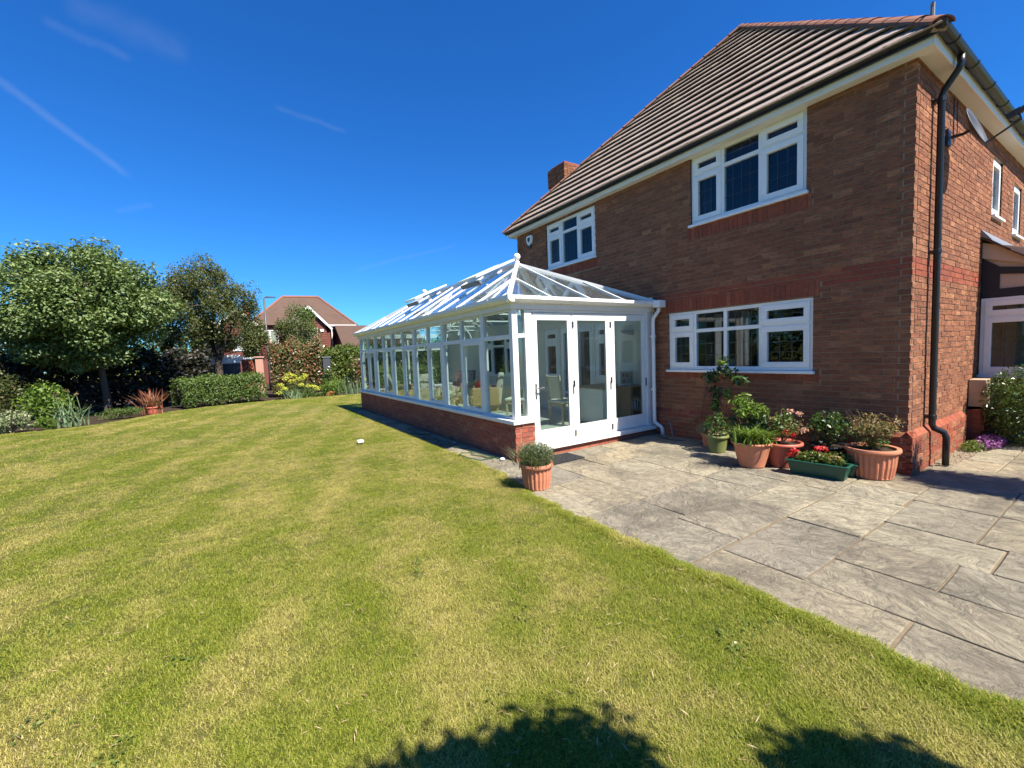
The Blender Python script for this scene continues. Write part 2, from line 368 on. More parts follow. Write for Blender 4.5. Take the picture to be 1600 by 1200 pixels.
def leaf_polys(C, size, up=.5, aspect=.5, out=None, droop=0.0):
    """rhombic leaves at centres C, facing mostly up and outwards"""
    n = len(C); nrm = rng.normal(size=(n, 3)); nrm /= np.linalg.norm(nrm, axis=1)[:, None]
    nrm[:, 2] += up
    if out is not None: nrm += out*.6
    nrm /= np.linalg.norm(nrm, axis=1)[:, None]
    d = rng.normal(size=(n, 3)); d[:, 2] -= droop; d -= (d*nrm).sum(1)[:, None]*nrm; d /= np.linalg.norm(d, axis=1)[:, None]
    b = np.cross(nrm, d); L = size*rng.uniform(.65, 1.3, n)[:, None]; W = L*aspect*.5
    fold = nrm*W*.35
    return np.stack([C-d*L*.5, C+b*W*.9-d*L*.05+fold, C+d*L*.5, C-b*W*.9-d*L*.05+fold], 1)
def blade_polys(base, heights, lean, width, segs=3, az=None, curve=1.0):
    """strap leaves: strips of segs quads that bend outwards"""
    n = len(base); az = rng.uniform(0, 2*math.pi, n) if az is None else az
    dx, dy = np.cos(az), np.sin(az); out = []
    def P(t):
        r = lean*heights*(t**(1+curve)); z = heights*t*(1-.18*lean*t)
        return np.stack([base[:, 0]+dx*r, base[:, 1]+dy*r, base[:, 2]+z], 1)
    sx, sy = -dy, dx
    for i in range(segs):
        a, b = P(i/segs), P((i+1)/segs); wa = width*(1-(i/segs)**2*.9); wb = width*(1-((i+1)/segs)**2*.9)
        wa = np.broadcast_to(wa, n)[:, None]/2; wb = np.broadcast_to(wb, n)[:, None]/2; sd = np.stack([sx, sy, np.zeros(n)], 1)
        out.append(np.stack([a-sd*wa, a+sd*wa, b+sd*wb, b-sd*wb], 1))
    return np.concatenate(out)
def ball_pts(n, c, r, shell=.5):
    v = rng.normal(size=(n, 3)); v /= np.linalg.norm(v, axis=1)[:, None]
    k = (rng.uniform(shell**3, 1, n)**(1/3))[:, None]
    return np.array(c)+v*k*np.array(r), v
# ------------------------------------------------------------------ ground, lawn, patio
def struct(o): o['kind'] = 'structure'; return o
struct(MB().add([(-900, -900, -.06), (900, -900, -.06), (900, 900, -.06), (-900, 900, -.06)], [(0, 1, 2, 3)]).build('ground', 'lawn_ground'))
def lawn_edge(y):          # x of the lawn's edge along the paving
    e = 2.745 + .012*math.sin(y*1.7)+.010*math.sin(y*5.1+1)
    f = min(1, max(0, (y-3.9)/1.2)); return e*(1-f)+(3.0+.012*(y-5)/2+.02*math.sin(y*2.3))*f if y < 15 else 8.6
BED = [(-30, 11), (-14, 14.5), (-5.5, 17.3), (-4.4, 17.5), (-3.5, 18.0), (-2.9, 19.0), (-2.3, 20.1), (-.86, 21.0), (.5, 21.5), (1.5, 21.8), (2.5, 21.7), (4.1, 21.4), (8.6, 21.0), (12, 21)]
def bed_y(x):
    for (a, b), (c, d) in zip(BED, BED[1:]):
        if a <= x <= c: return b+(d-b)*(x-a)/(c-a)
    return BED[0][1] if x < BED[0][0] else BED[-1][1]
def lawn():
    ys = [-12+.25*i for i in range(137)]; ys = [y for y in ys if y <= 22]
    V = []; Fc = []; nx = 46
    for y in ys:
        x1 = lawn_edge(y); x0 = -26
        for i in range(nx):
            t = i/(nx-1); x = x0+(x1-x0)*(t**.55)
            V.append((x, min(y, bed_y(x)), .018*math.sin(x*.9+y*.4)*(1-t**3)+.012))
    for j in range(len(ys)-1):
        for i in range(nx-1): Fc.append((j*nx+i, j*nx+i+1, (j+1)*nx+i+1, (j+1)*nx+i))
    m = MB(); m.v = V; m.f = Fc
    o = m.build('lawn', 'lawn_ground', smooth=True); struct(o)
lawn()
m = MB(); bp = [(x, y-.02, -.02) for x, y in BED]+[(12, 60, -.02), (-30, 60, -.02)]
m.add(bp, [tuple(range(len(bp)))]); struct(m.build('flower_bed', 'soil'))

def patio():
    root = struct(MB().box(2.62, 16, -7, 5.44, -.04, .001).build('patio', 'joint_sand'))
    S = [(2.76, 3.23, .77, 1.94), (2.78, 3.23, -.45, .77), (3.23, 4.30, 1.35, 1.94), (3.74, 4.29, .78, 1.35), (3.23, 3.74, .22, 1.35), (4.29, 4.84, .63, 1.36),
         (4.30, 5.44, 1.37, 1.95), (4.84, 5.72, .80, 1.38), (5.44, 5.96, 1.40, 1.98), (5.72, 6.70, .80, 1.40), (5.96, 6.72, 1.40, 1.98), (6.70, 7.5, .72, 1.62),
         (2.76, 3.50, 1.95, 2.55), (3.50, 4.47, 1.95, 2.56), (4.47, 5.43, 1.96, 2.45), (5.43, 6.10, 1.98, 2.55), (6.10, 6.76, 1.98, 2.80),
         (2.76, 3.62, 2.55, 3.15), (3.62, 4.33, 2.56, 3.15), (4.33, 4.90, 2.45, 3.15), (4.90, 5.43, 2.45, 3.2), (5.43, 6.10, 2.55, 3.2), (6.1, 6.76, 2.8, 3.4),
         (2.76, 3.28, 3.15, 4.10), (3.28, 3.78, 3.15, 4.10), (3.78, 4.90, 3.15, 3.78), (4.90, 5.55, 3.2, 3.78), (5.55, 6.1, 3.2, 4.1), (6.1, 6.76, 3.4, 4.3),
         (2.95, 3.78, 4.10, 4.84), (3.78, 4.37, 3.78, 4.83), (4.37, 4.94, 3.79, 4.40), (4.37, 5.4, 4.40, 4.95), (4.94, 5.55, 3.78, 4.40), (5.4, 6.1, 4.1, 4.75), (6.1, 6.76, 4.3, 4.95),
         (2.97, 3.52, 4.84, 5.38), (3.52, 4.37, 4.83, 5.38), (4.37, 5.2, 4.95, 5.38), (5.2, 6.1, 4.75, 5.38), (6.1, 6.76, 4.95, 5.38),
         (3.74, 4.29, .16, .78), (4.29, 4.84, -.4, .63), (4.84, 5.72, .18, .80), (5.72, 6.7, .1, .8), (6.7, 7.5, 0, .72), (7.5, 8.3, .5, 1.1), (7.5, 8.1, 1.1, 1.6), (8.3, 9.3, .45, 1.1), (8.1, 8.7, 1.1, 1.45), (8.7, 9.6, 1.1, 1.38), (9.3, 10, .4, 1.1),
         (7.5, 8.4, -.1, .5), (8.4, 9.3, -.2, .45), (9.3, 10, -.2, .4), (2.78, 3.23, -1.3, -.45), (3.23, 3.74, -.4, .22), (3.74, 4.29, -.5, .16), (4.84, 5.72, -.5, .18), (5.72, 6.7, -.6, .1), (6.7, 7.5, -.7, 0)]
    y = -.5
    for x0, x1 in ((3.23, 4.29), (4.29, 5.3), (5.3, 6.4), (6.4, 7.6), (7.6, 8.8), (8.8, 10)):
        yy = -.55 if x0 < 6 else -.75
        while yy > -4: S.append((x0, x1, yy-.62, yy)); yy -= .62
    for i, (x0, x1, y0, y1) in enumerate(S):
        g = .006; nxs, nys = 5, 5; m = MB(); dz = rnd.uniform(-.002, .004); a, b = rnd.uniform(-.0015, .0015), rnd.uniform(-.0015, .0015)
        x0 += g; x1 -= g; y0 += g; y1 -= g
        ex = []                       # slightly uneven outline
        for (u, v) in [(0, 0), (.33, 0), (.67, 0), (1, 0), (1, .33), (1, .67), (1, 1), (.67, 1), (.33, 1), (0, 1), (0, .67), (0, .33)]:
            j = lambda: rnd.uniform(-.005, .003)
            ex.append((x0+(x1-x0)*u+(j() if u in (0, 1) else 0)*(1 if u else -1), y0+(y1-y0)*v+(j() if v in (0, 1) else 0)*(1 if v else -1)))
        n = len(ex); cx, cy = (x0+x1)/2, (y0+y1)/2
        zt = lambda p: .012+dz+a*(p[0]-cx)*6+b*(p[1]-cy)*6
        ins = [(cx+(p[0]-cx)*(1-.006/(x1-x0)*2), cy+(p[1]-cy)*(1-.006/(y1-y0)*2)) for p in ex]
        vs = [(p[0], p[1], -.02) for p in ex]+[(p[0], p[1], zt(p)-.004) for p in ex]+[(p[0], p[1], zt(p)) for p in ins]
        fs = [(k, (k+1) % n, n+(k+1) % n, n+k) for k in range(n)]+[(n+k, n+(k+1) % n, 2*n+(k+1) % n, 2*n+k) for k in range(n)]+[tuple(range(2*n, 3*n))]
        m.add(vs, fs); m.build('paving_slab', 'riven_stone', root)
    # the path along the conservatory
    strip = struct(MB().box(2.98, 3.53, 5.44, 15.2, -.04, -.012).build('path', 'joint_sand'))
    yy = 5.40
    while yy < 15:
        L = rnd.choice((.6, .6, .75, .9)); y1 = min(yy+L, 15.15)
        MB().box(3.02+rnd.uniform(-.01, .01), 3.50, yy+.006, y1-.006, -.03, .010+rnd.uniform(-.002, .003)).build('paving_slab', 'riven_stone', strip, bevel=.004)
        yy += L
    m = MB()
    for k in range(1400):                # loose gravel by the wall, uncountable
        x = rnd.uniform(7.6, 8.75); y = rnd.uniform(1.42, 1.66); r = rnd.uniform(.006, .014)
        if y < 1.45+(8.6-x)*.02: continue
        m.sphere((x, y, .012), r, 5, 3, .7)
    m.build('gravel', 'gravel_tan', kind='stuff')['label'] = 'tan gravel patch at the foot of the sunlit brick wall'
patio()

# ------------------------------------------------------------------ the house
XW, YC, YN = 6.80, 1.716, 9.96
house = thing('detached_house', 'two storey red brick house with brown tiled hipped roof', 'house', (XW, YC, 0))
fW = lambda u, v, w: (XW-w, -u, v)
fS = lambda u, v, w: (u, YC-w, v)
WIN_A = (-4.625, -2.847, 3.739, 4.86); WIN_B = (-5.114, -2.75, 1.25, 2.275); WIN_C = (-8.675, -6.946, 3.716, 4.80)
IN_1 = (-8.86, -8.27, .98, 2.22); IN_D = (-8.22, -7.06, .22, 2.22); IN_2 = (-7.02, -6.46, .98, 2.22)
IN_3 = (-12.2, -10.1, .98, 2.22)
SW1 = (10.62, 11.32, 3.62, 4.56); SW2 = (12.3, 13.0, 3.5, 4.42)
def subtract(r, h):
    a, b, c, d = r; e, f, g, i = h
    if b <= e or a >= f or d <= g or c >= i: return [r]
    out = []
    if a < e: out.append((a, e, c, d))
    if b > f: out.append((f, b, c, d))
    m0, m1 = max(a, e), min(b, f)
    if c < g: out.append((m0, m1, c, g))
    if d > i: out.append((m0, m1, i, d))
    return out
def cut(rects, holes):
    for h in holes:
        nr = []
        for r in rects: nr += subtract(r, h)
        rects = nr
    return [r for r in rects if r[1]-r[0] > .022 and r[3]-r[2] > .018]
def bond(u0, u1, v0, v1, left=None, right=None, course=.075, L=.225):
    """stretcher bond rectangles; left/right(k) move the ends per course"""
    out = []; k = 0; v = v0
    while v < v1-.02:
        a = u0+(left(k) if left else 0); b = u1+(right(k) if right else 0)
        u = u0-(L/2 if k % 2 else 0)
        while u < b:
            p, q = max(u, a)+.005, min(u+L, b)-.005
            if q-p > .03: out.append((p, q, v+.005, min(v+course, v1)-.005))
            u += L
        v += course; k += 1
    return out
def slab(mb, fn, u0, u1, v0, v1, w0, w1, holes):
    us = sorted({u0, u1, *[x for h in holes for x in h[:2] if u0 < x < u1]}); vs = sorted({v0, v1, *[x for h in holes for x in h[2:] if v0 < x < v1]})
    solid = lambda i, j: 0 <= i < len(us)-1 and 0 <= j < len(vs)-1 and not any(h[0]-1e-6 <= us[i] and us[i+1] <= h[1]+1e-6 and h[2]-1e-6 <= vs[j] and vs[j+1] <= h[3]+1e-6 for h in holes)
    for i in range(len(us)-1):
        for j in range(len(vs)-1):
            if not solid(i, j): continue
            a, b, c, d = us[i], us[i+1], vs[j], vs[j+1]
            q = lambda *pts: mb.add([fn(*p) for p in pts], [(0, 1, 2, 3)])
            q((a, c, w1), (b, c, w1), (b, d, w1), (a, d, w1)); q((a, c, w0), (a, d, w0), (b, d, w0), (b, c, w0))
            if not solid(i-1, j): q((a, c, w0), (a, c, w1), (a, d, w1), (a, d, w0))
            if not solid(i+1, j): q((b, c, w1), (b, c, w0), (b, d, w0), (b, d, w1))
            if not solid(i, j-1): q((a, c, w0), (b, c, w0), (b, c, w1), (a, c, w1))
            if not solid(i, j+1): q((a, d, w1), (b, d, w1), (b, d, w0), (a, d, w0))
def seen_area(pts):
    P = []
    for p in pts:
        v = Vector(p)-Vector((0, 0, HC)); z = v.dot(c_f)
        if z < .2: return 0
        P.append((800+F_PX*v.dot(c_r)/z, 600-F_PX*v.dot(c_u)/z))
    cx = sum(p[0] for p in P)/4; cy = sum(p[1] for p in P)/4
    if not (0 < cx < 1600 and 0 < cy < 1200): return 0
    return abs(sum(P[i][0]*P[(i+1) % 4][1]-P[(i+1) % 4][0]*P[i][1] for i in range(4)))/2
def lay_bricks(parts, owner, limit, stuff_name='brickwork'):
    """parts: list of (wall object, fn, list of (rect, face w, material)); nearest full bricks become objects, the rest one stuff part per material"""
    allb = []
    for wall, fn, lst in parts:
        for r, w, mat in lst:
            allb.append((seen_area([fn(r[0], r[2], w), fn(r[1], r[2], w), fn(r[1], r[3], w), fn(r[0], r[3], w)]), wall, fn, r, w, mat))
    allb.sort(key=lambda t: -t[0]); cache = {}; rest = {}
    made = 0
    for ar, wall, fn, r, w, mat in allb:
        du, dv = round(r[1]-r[0], 3), round(r[3]-r[2], 3); dw = rnd.uniform(-.002, .003)
        if made < limit and ar > 0 and du > .09:
            key = (id(fn), du, dv, mat)
            if key not in cache:
                c0 = Vector(fn(0, 0, 0)); m = MB().box(-du/2, du/2, -dv/2, dv/2, -.098, 0, lambda u, v, q: tuple(Vector(fn(u, v, q))-c0)); cache[key] = m.mesh('brick', mat)
            o = bpy.data.objects.new('brick', cache[key]); link(o, wall, ORG[wall.name])
            o.location = Vector(fn((r[0]+r[1])/2, (r[2]+r[3])/2, w+dw))-ORG[wall.name]
            o.rotation_euler = (rnd.uniform(-.006, .006), rnd.uniform(-.006, .006), rnd.uniform(-.006, .006)); made += 1
        else:
            rest.setdefault(mat, MB()).box(r[0], r[1], r[2], r[3], w-.098, w+dw, fn)
    main = max(rest, key=lambda k: len(rest[k].f)) if rest else None
    for mat, mb in rest.items(): mb.build(stuff_name, mat, owner, kind='stuff')

def make_walls():
    # --- west wall
    solA = [(-4.70, -2.78, 3.49, 3.70)]; solC = [(-8.75, -6.87, 3.47, 3.68)]
    solB = [(-5.20, -2.67, 2.285, 2.505), (-5.20, -2.67, 1.10, 1.21)]
    openings = [(a-.002, b+.002, c-.04 if i < 3 else c, d+.005) for i, (a, b, c, d) in enumerate((WIN_A, WIN_B, WIN_C, IN_1, IN_D, IN_2))]
    inside = (-9.97, -5.46, 0, 2.62)                    # plastered part inside the conservatory
    lst = []
    for r in cut(bond(-YN, -YC, .525, 4.95, right=lambda k: 0 if k % 2 == 0 else -.112), openings+solA+solB+solC+[inside]):
        red = 2.42 < (r[2]+r[3])/2 < 2.66
        lst.append((r, 0.0, 'brick_red' if red and r[0] > -5.6 else 'brick_multi'))
    for s in solA+solB+solC:
        u = s[0]
        while u < s[1]-.03: lst.append(((u+.004, min(u+.0745, s[1])-.004, s[2]+.004, s[3]-.004), .001, 'brick_red')); u += .075
    for r in cut(bond(-5.46, -YC+.055, 0, .45, right=lambda k: 0 if k % 2 == 0 else -.112), []): lst.append((r, .055, 'brick_multi' if rnd.random() < .35 else 'brick_red'))
    mb = MB(); slab(mb, fW, -YN, -YC-.006, 0, 4.95, -.206, -.006, openings); slab(mb, fW, -5.46, -YC+.049, 0, .45, -.004, .049, [])
    wall_w = mb.build('wall', 'mortar', house); wall_w['label'] = 'shaded brown brick garden side of the house'
    # --- south wall
    lsS = []
    holes = [(a-.002, b+.002, c-.03, d+.005) for a, b, c, d in (SW1, SW2)]
    for r in cut(bond(XW, 14.4, .525, 4.95, left=lambda k: .112 if k % 2 == 0 else 0), holes):
        z = (r[2]+r[3])/2; red = 2.42 < z < 2.66 or 1.0 > 2
        lsS.append((r, 0.0, 'brick_red' if red else 'brick_multi'))
    for r in bond(XW-.055, 9.2, 0, .45, left=lambda k: .112 if k % 2 == 0 else 0): lsS.append((r, .055, 'brick_red' if rnd.random() < .6 else 'brick_multi'))
    for r in bond(9.45, 10.0, 0, .525): lsS.append((r, .16, 'brick_red'))
    mb = MB(); slab(mb, fS, XW+.206, 14.4, 0, 4.95, -.206, -.006, holes); slab(mb, fS, XW-.049, 9.2, 0, .45, -.004, .049, []); 
    wall_s = mb.build('wall', 'mortar', house); wall_s['label'] = 'sunlit orange brick end wall of the house'
    lay_bricks([(wall_w, fW, lst), (wall_s, fS, lsS)], house, 300)
    # chamfered plinth course
    m = MB(); u = -5.46
    while u < -YC+.05:
        b = min(u+.2, -YC+.055)-.008
        m.hexa([fW(u, .455, 0), fW(b, .455, 0), fW(b, .455, .055), fW(u, .455, .055), fW(u, .525, -.01), fW(b, .525, -.01), fW(b, .525, 0.0), fW(u, .525, 0.0)]); u += .2
    u = XW-.05
    while u < 9.2:
        b = min(u+.2, 9.2)-.008
        m.hexa([fS(u, .455, .055), fS(b, .455, .055), fS(b, .455, 0), fS(u, .455, 0), fS(u, .525, 0), fS(b, .525, 0), fS(b, .525, -.01), fS(u, .525, -.01)]); u += .2
    m.build('plinth_course', 'brick_red', house)
    # other walls, wing and floors (plain masonry out of sight)
    m = MB(); m.box(7.02, 14.4, YN-.22, YN-.02, 0, 4.95); m.box(14.2, 14.38, 1.95, YN-.25, 0, 4.95); m.build('rear_wall', 'brick_multi', house)
    m = MB(); m.box(9.46, 9.99, YC-.153, YC+.004, 0, .515); m.build('pier', 'brick_red', house)
    m = MB(); slab(m, fW, -15.0, -YN, 0, 2.9, -.25, -.03, [IN_3]); m.build('wing_wall', 'brick_multi', house)
    # plaster inside the conservatory
    mb = MB(); slab(mb, fW, -14.8, -5.46, .2, 2.62, .004, .03, [o for o in openings[3:]]+[IN_3]); 
    p = mb.build('plaster', 'cream_paint', house)
    m = MB(); m.box(6.74, 6.768, 5.5, 14.7, 0.64, .70); m.box(6.745, 6.768, 5.5, 7.06, .2, .32); m.box(6.745, 6.768, 8.22, 14.7, .2, .32)
    m.build('dado_rail', 'white_paint', house)
make_walls()

def window(fn, rect, cols, tr, kinds, parent=house, lattice=True, sill=True, grid=(3, 3), w=-.03, mat='upvc', glass='glass_house'):
    """cols: column edges as fractions, tr: transom height fraction or None, kinds: 'c' casement / 'f' fixed per column"""
    u0, u1, v0, v1 = rect; W = u1-u0; H = v1-v0; fr = .058; m = MB()
    m.box(u0, u1, v0, v0+fr, w-.07, w, fn); m.box(u0, u1, v1-fr, v1, w-.07, w, fn)
    m.box(u0, u0+fr, v0+fr, v1-fr, w-.07, w, fn); m.box(u1-fr, u1, v0+fr, v1-fr, w-.07, w, fn)
    edges = [u0+W*c for c in cols]; vt = v0+H*tr if tr else None; cells = []
    for i, e in enumerate(edges[1:-1]): m.box(e-.03, e+.03, v0+fr, v1-fr, w-.07, w-.002, fn)
    for i in range(len(edges)-1):
        a = edges[i]+(fr if i == 0 else .03); b = edges[i+1]-(fr if i == len(edges)-2 else .03)
        if vt:
            m.box(a, b, vt-.03, vt+.03, w-.07, w-.004, fn); cells += [(a, b, v0+fr, vt-.03, kinds[i]), (a, b, vt+.03, v1-fr, kinds[i])]
        else: cells.append((a, b, v0+fr, v1-fr, kinds[i]))
    win = m.build('window', mat, parent, bevel=.004)
    for ci, (a, b, c, d, k) in enumerate(cells):
        if k == 'c':
            s = MB(); t = .068
            s.box(a-.012, b+.012, c-.012, c+t, w-.05, w+.014, fn); s.box(a-.012, b+.012, d-t, d+.012, w-.05, w+.014, fn)
            s.box(a-.012, a+t, c+t, d-t, w-.05, w+.014, fn); s.box(b-t, b+.012, c+t, d-t, w-.05, w+.014, fn)
            s.build('sash', mat, win, bevel=.004); a, b, c, d = a+t, b-t, c+t, d-t
        MB().box(a-.01, b+.01, c-.01, d+.01, w-.040, w-.030, fn).build('pane', glass, win)
        if lattice:
            l = MB(); top = bool(vt) and ci % 2 == 1
            nu = grid[0] if (b-a) < .5 else grid[0]+1; nv = 2 if top else grid[1]
            for i in range(1, nu): x = a+(b-a)*i/nu; l.box(x-.003, x+.003, c, d, w-.0295, w-.026, fn)
            for i in range(1, nv): y = c+(d-c)*i/nv; l.box(a, b, y-.003, y+.003, w-.0295, w-.0255, fn)
            l.build('lead_lattice', 'lead_strip', win)
    if sill: MB().box(u0-.03, u1+.03, v0-.045, v0-.003, w-.08, .05, fn).build('sill', mat, win, bevel=.005)
    return win
def room(fn, rect, depth, name='room', mat='dark_room', e=.35, back=-.21):
    u0, u1, v0, v1 = rect; u0 -= e; u1 += e; v0 -= e; v1 += e*.5; m = MB(); q = lambda *p: m.add([fn(*x) for x in p], [(0, 1, 2, 3)])
    z = back-depth
    q((u0, v0, z), (u1, v0, z), (u1, v1, z), (u0, v1, z)); q((u0, v0, back), (u0, v0, z), (u0, v1, z), (u0, v1, back)); q((u1, v0, z), (u1, v0, back), (u1, v1, back), (u1, v1, z))
    q((u0, v0, back), (u1, v0, back), (u1, v0, z), (u0, v0, z)); q((u0, v1, z), (u1, v1, z), (u1, v1, back), (u0, v1, back))
    return m.build(name, mat, house)
window(fW, WIN_A, (0, .31, .645, 1), .715, 'cfc')['label'] = 'wide three light upper window near the corner'
window(fW, WIN_B, (0, .22, .455, .695, 1), .66, 'cffc')['label'] = 'four light ground floor window above the pots'
window(fW, WIN_C, (0, .335, .66, 1), .715, 'cfc')['label'] = 'upper window above the conservatory'
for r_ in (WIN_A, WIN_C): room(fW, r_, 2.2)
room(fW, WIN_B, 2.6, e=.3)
window(fS, SW1, (0, 1), None, 'c', grid=(2, 5))['label'] = 'narrow leaded window nearer the corner'
window(fS, SW2, (0, 1), None, 'c', grid=(2, 5))['label'] = 'narrow leaded window farther along'
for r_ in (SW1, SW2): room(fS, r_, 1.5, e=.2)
window(fW, IN_1, (0, 1), .74, 'c', w=.02, sill=False); window(fW, IN_2, (0, 1), .74, 'c', w=.02, sill=False)
window(fW, IN_D, (0, .5, 1), None, 'cc', w=.02, sill=False, grid=(3, 6))
window(fW, IN_3, (0, .33, .67, 1), .74, 'cfc', w=.02, sill=False)
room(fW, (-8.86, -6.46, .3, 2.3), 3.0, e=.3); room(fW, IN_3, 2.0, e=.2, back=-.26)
# window dressing seen through the ground floor window: pale curtains
def curtain(u, v0, v1, wd, mat='cream_cloth'):
    m = MB(); n = 14; pts = []
    for i in range(n+1): x = u-wd/2+wd*i/n; pts.append((x, -.32+.025*math.sin(i*1.9)))
    vs = [fW(x, v0, w) for x, w in pts]+[fW(x, v1, w) for x, w in pts]
    m.add(vs, [(i, i+1, n+2+i, n+1+i) for i in range(n)]); c = m.build('curtain', mat, house, smooth=True)
    c.modifiers.new('thick', 'SOLIDIFY').thickness = .006
curtain(-4.52, 3.7, 4.85, .16, 'slate_grey'); curtain(-2.98, 3.7, 4.85, .2, 'slate_grey'); curtain(-8.56, 3.7, 4.78, .16, 'slate_grey'); curtain(-7.06, 3.7, 4.78, .16, 'slate_grey'); curtain(-4.33, 1.2, 2.2, .12); curtain(-3.86, 1.2, 2.2, .13); curtain(-3.62, 1.2, 2.2, .1)
m = MB(); m.lathe([(.001, 0), (.05, .0), (.06, .08), (.035, .15), (.045, .2)], 14, fW(-4.02, 1.22, -.22)); m.lathe([(.001, 0), (.04, .0), (.03, .12), (.05, .16)], 14, fW(-3.5, 1.22, -.22)); m.build('ornament', 'lead', house, smooth=True)

# ---- eaves, gutters and roof
EX, EY, EN, EZ = 6.62, 1.54, 10.14, 4.93
AP = Vector((10.62, 5.84, 9.05))
def eaves():
    m = MB(); m.box(EX+.02, XW+.1, EY+.02, EN-.02, 4.845, 4.862); m.box(XW+.1, 14.7, EY+.02, YC+.1, 4.846, 4.863); m.build('soffit', 'soffit_cream', house)
    m = MB(); m.box(EX, EX+.02, EY, EN, 4.83, 5.0); m.box(EX+.02, 14.7, EY, EY+.02, 4.831, 5.0); m.box(EX+.02, 12, EN-.02, EN, 4.831, 5.0)
    m.build('fascia', 'soffit_cream', house, bevel=.003)
    def gutter(p, q, side):
        p, q, side = Vector(p), Vector(q), Vector(side); m = MB(); n = 8; vs = []; r = .058; r2 = .052
        for base in (p, q):
            for rr in (r, r2):
                for i in range(n+1):
                    t = math.pi*i/n; vs.append(base+side*(r-rr*math.cos(t))*1.0+Vector((0, 0, -rr*math.sin(t))))
        k = n+1; fs = []
        for i in range(n): fs += [(i, i+1, 2*k+i+1, 2*k+i), (k+i+1, k+i, 3*k+i, 3*k+i+1)]
        fs += [(0, 2*k, 3*k, k), (n, k+n, 3*k+n, 2*k+n)]
        fs += [(i, k+i, k+i+1, i+1) for i in range(n)]+[(2*k+i, 2*k+i+1, 3*k+i+1, 3*k+i) for i in range(n)]
        m.add(vs, fs); g = m.build('gutter', 'black_plastic', house)
        d = (q-p).normalized(); L = (q-p).length; s = .5
        while s < L:
            b = MB(); c = p+d*s; w = .018
            for i in range(6):
                t0, t1 = math.pi*i/6, math.pi*(i+1)/6; rr = .066
                f = lambda t, r_: side*(r-r_*math.cos(t))+Vector((0, 0, -r_*math.sin(t)))
                b.hexa([c-d*w+f(t0, .06), c+d*w+f(t0, .06), c+d*w+f(t1, .06), c-d*w+f(t1, .06), c-d*w+f(t0, rr), c+d*w+f(t0, rr), c+d*w+f(t1, rr), c-d*w+f(t1, rr)])
            b.build('bracket', 'black_plastic', g); s += .85
    gutter((EX-.004, EY-.11, 4.985), (EX-.004, EN+.05, 4.985), (-1, 0, 0)); gutter((EX-.10, EY-.004, 4.984), (14.7, EY-.004, 4.984), (0, -1, 0))
    # black downpipe with swan neck and shoe
    m = MB(); x = 7.40; y = YC-.075
    m.tube([(x-.02, EY-.06, 4.93), (x-.02, EY-.06, 4.84), (x-.015, EY-.04, 4.78), (x-.005, y-.03, 4.62), (x, y, 4.54), (x, y, .55), (x+.01, y-.02, .5), (x+.06, y-.1, .45), (x+.07, y-.12, .38), (x+.07, y-.12, .03)], .036, 14)
    pipe = m.build('downpipe', 'black_plastic', house, smooth=True)
    for z in (4.48, 2.68, .62):
        c = MB(); c.lathe([(.037, 0), (.044, .004), (.044, .05), (.037, .054)], 14, (x, y, z)); c.box(x-.05, x+.05, y+.02, YC-.004, z+.01, z+.045); c.build('clip', 'black_plastic', pipe)
    # cables down the wall beside the pipe
    m = MB(); m.tube([(8.25, YC-.01, 4.8), (8.24, YC-.012, 4.3), (8.2, YC-.02, 4.22)], .006, 6); m.tube([(8.4, YC-.01, 4.8), (8.42, YC-.012, 4.4), (8.22, YC-.02, 4.2)], .005, 6); m.build('cable', 'black_plastic', house)
eaves()

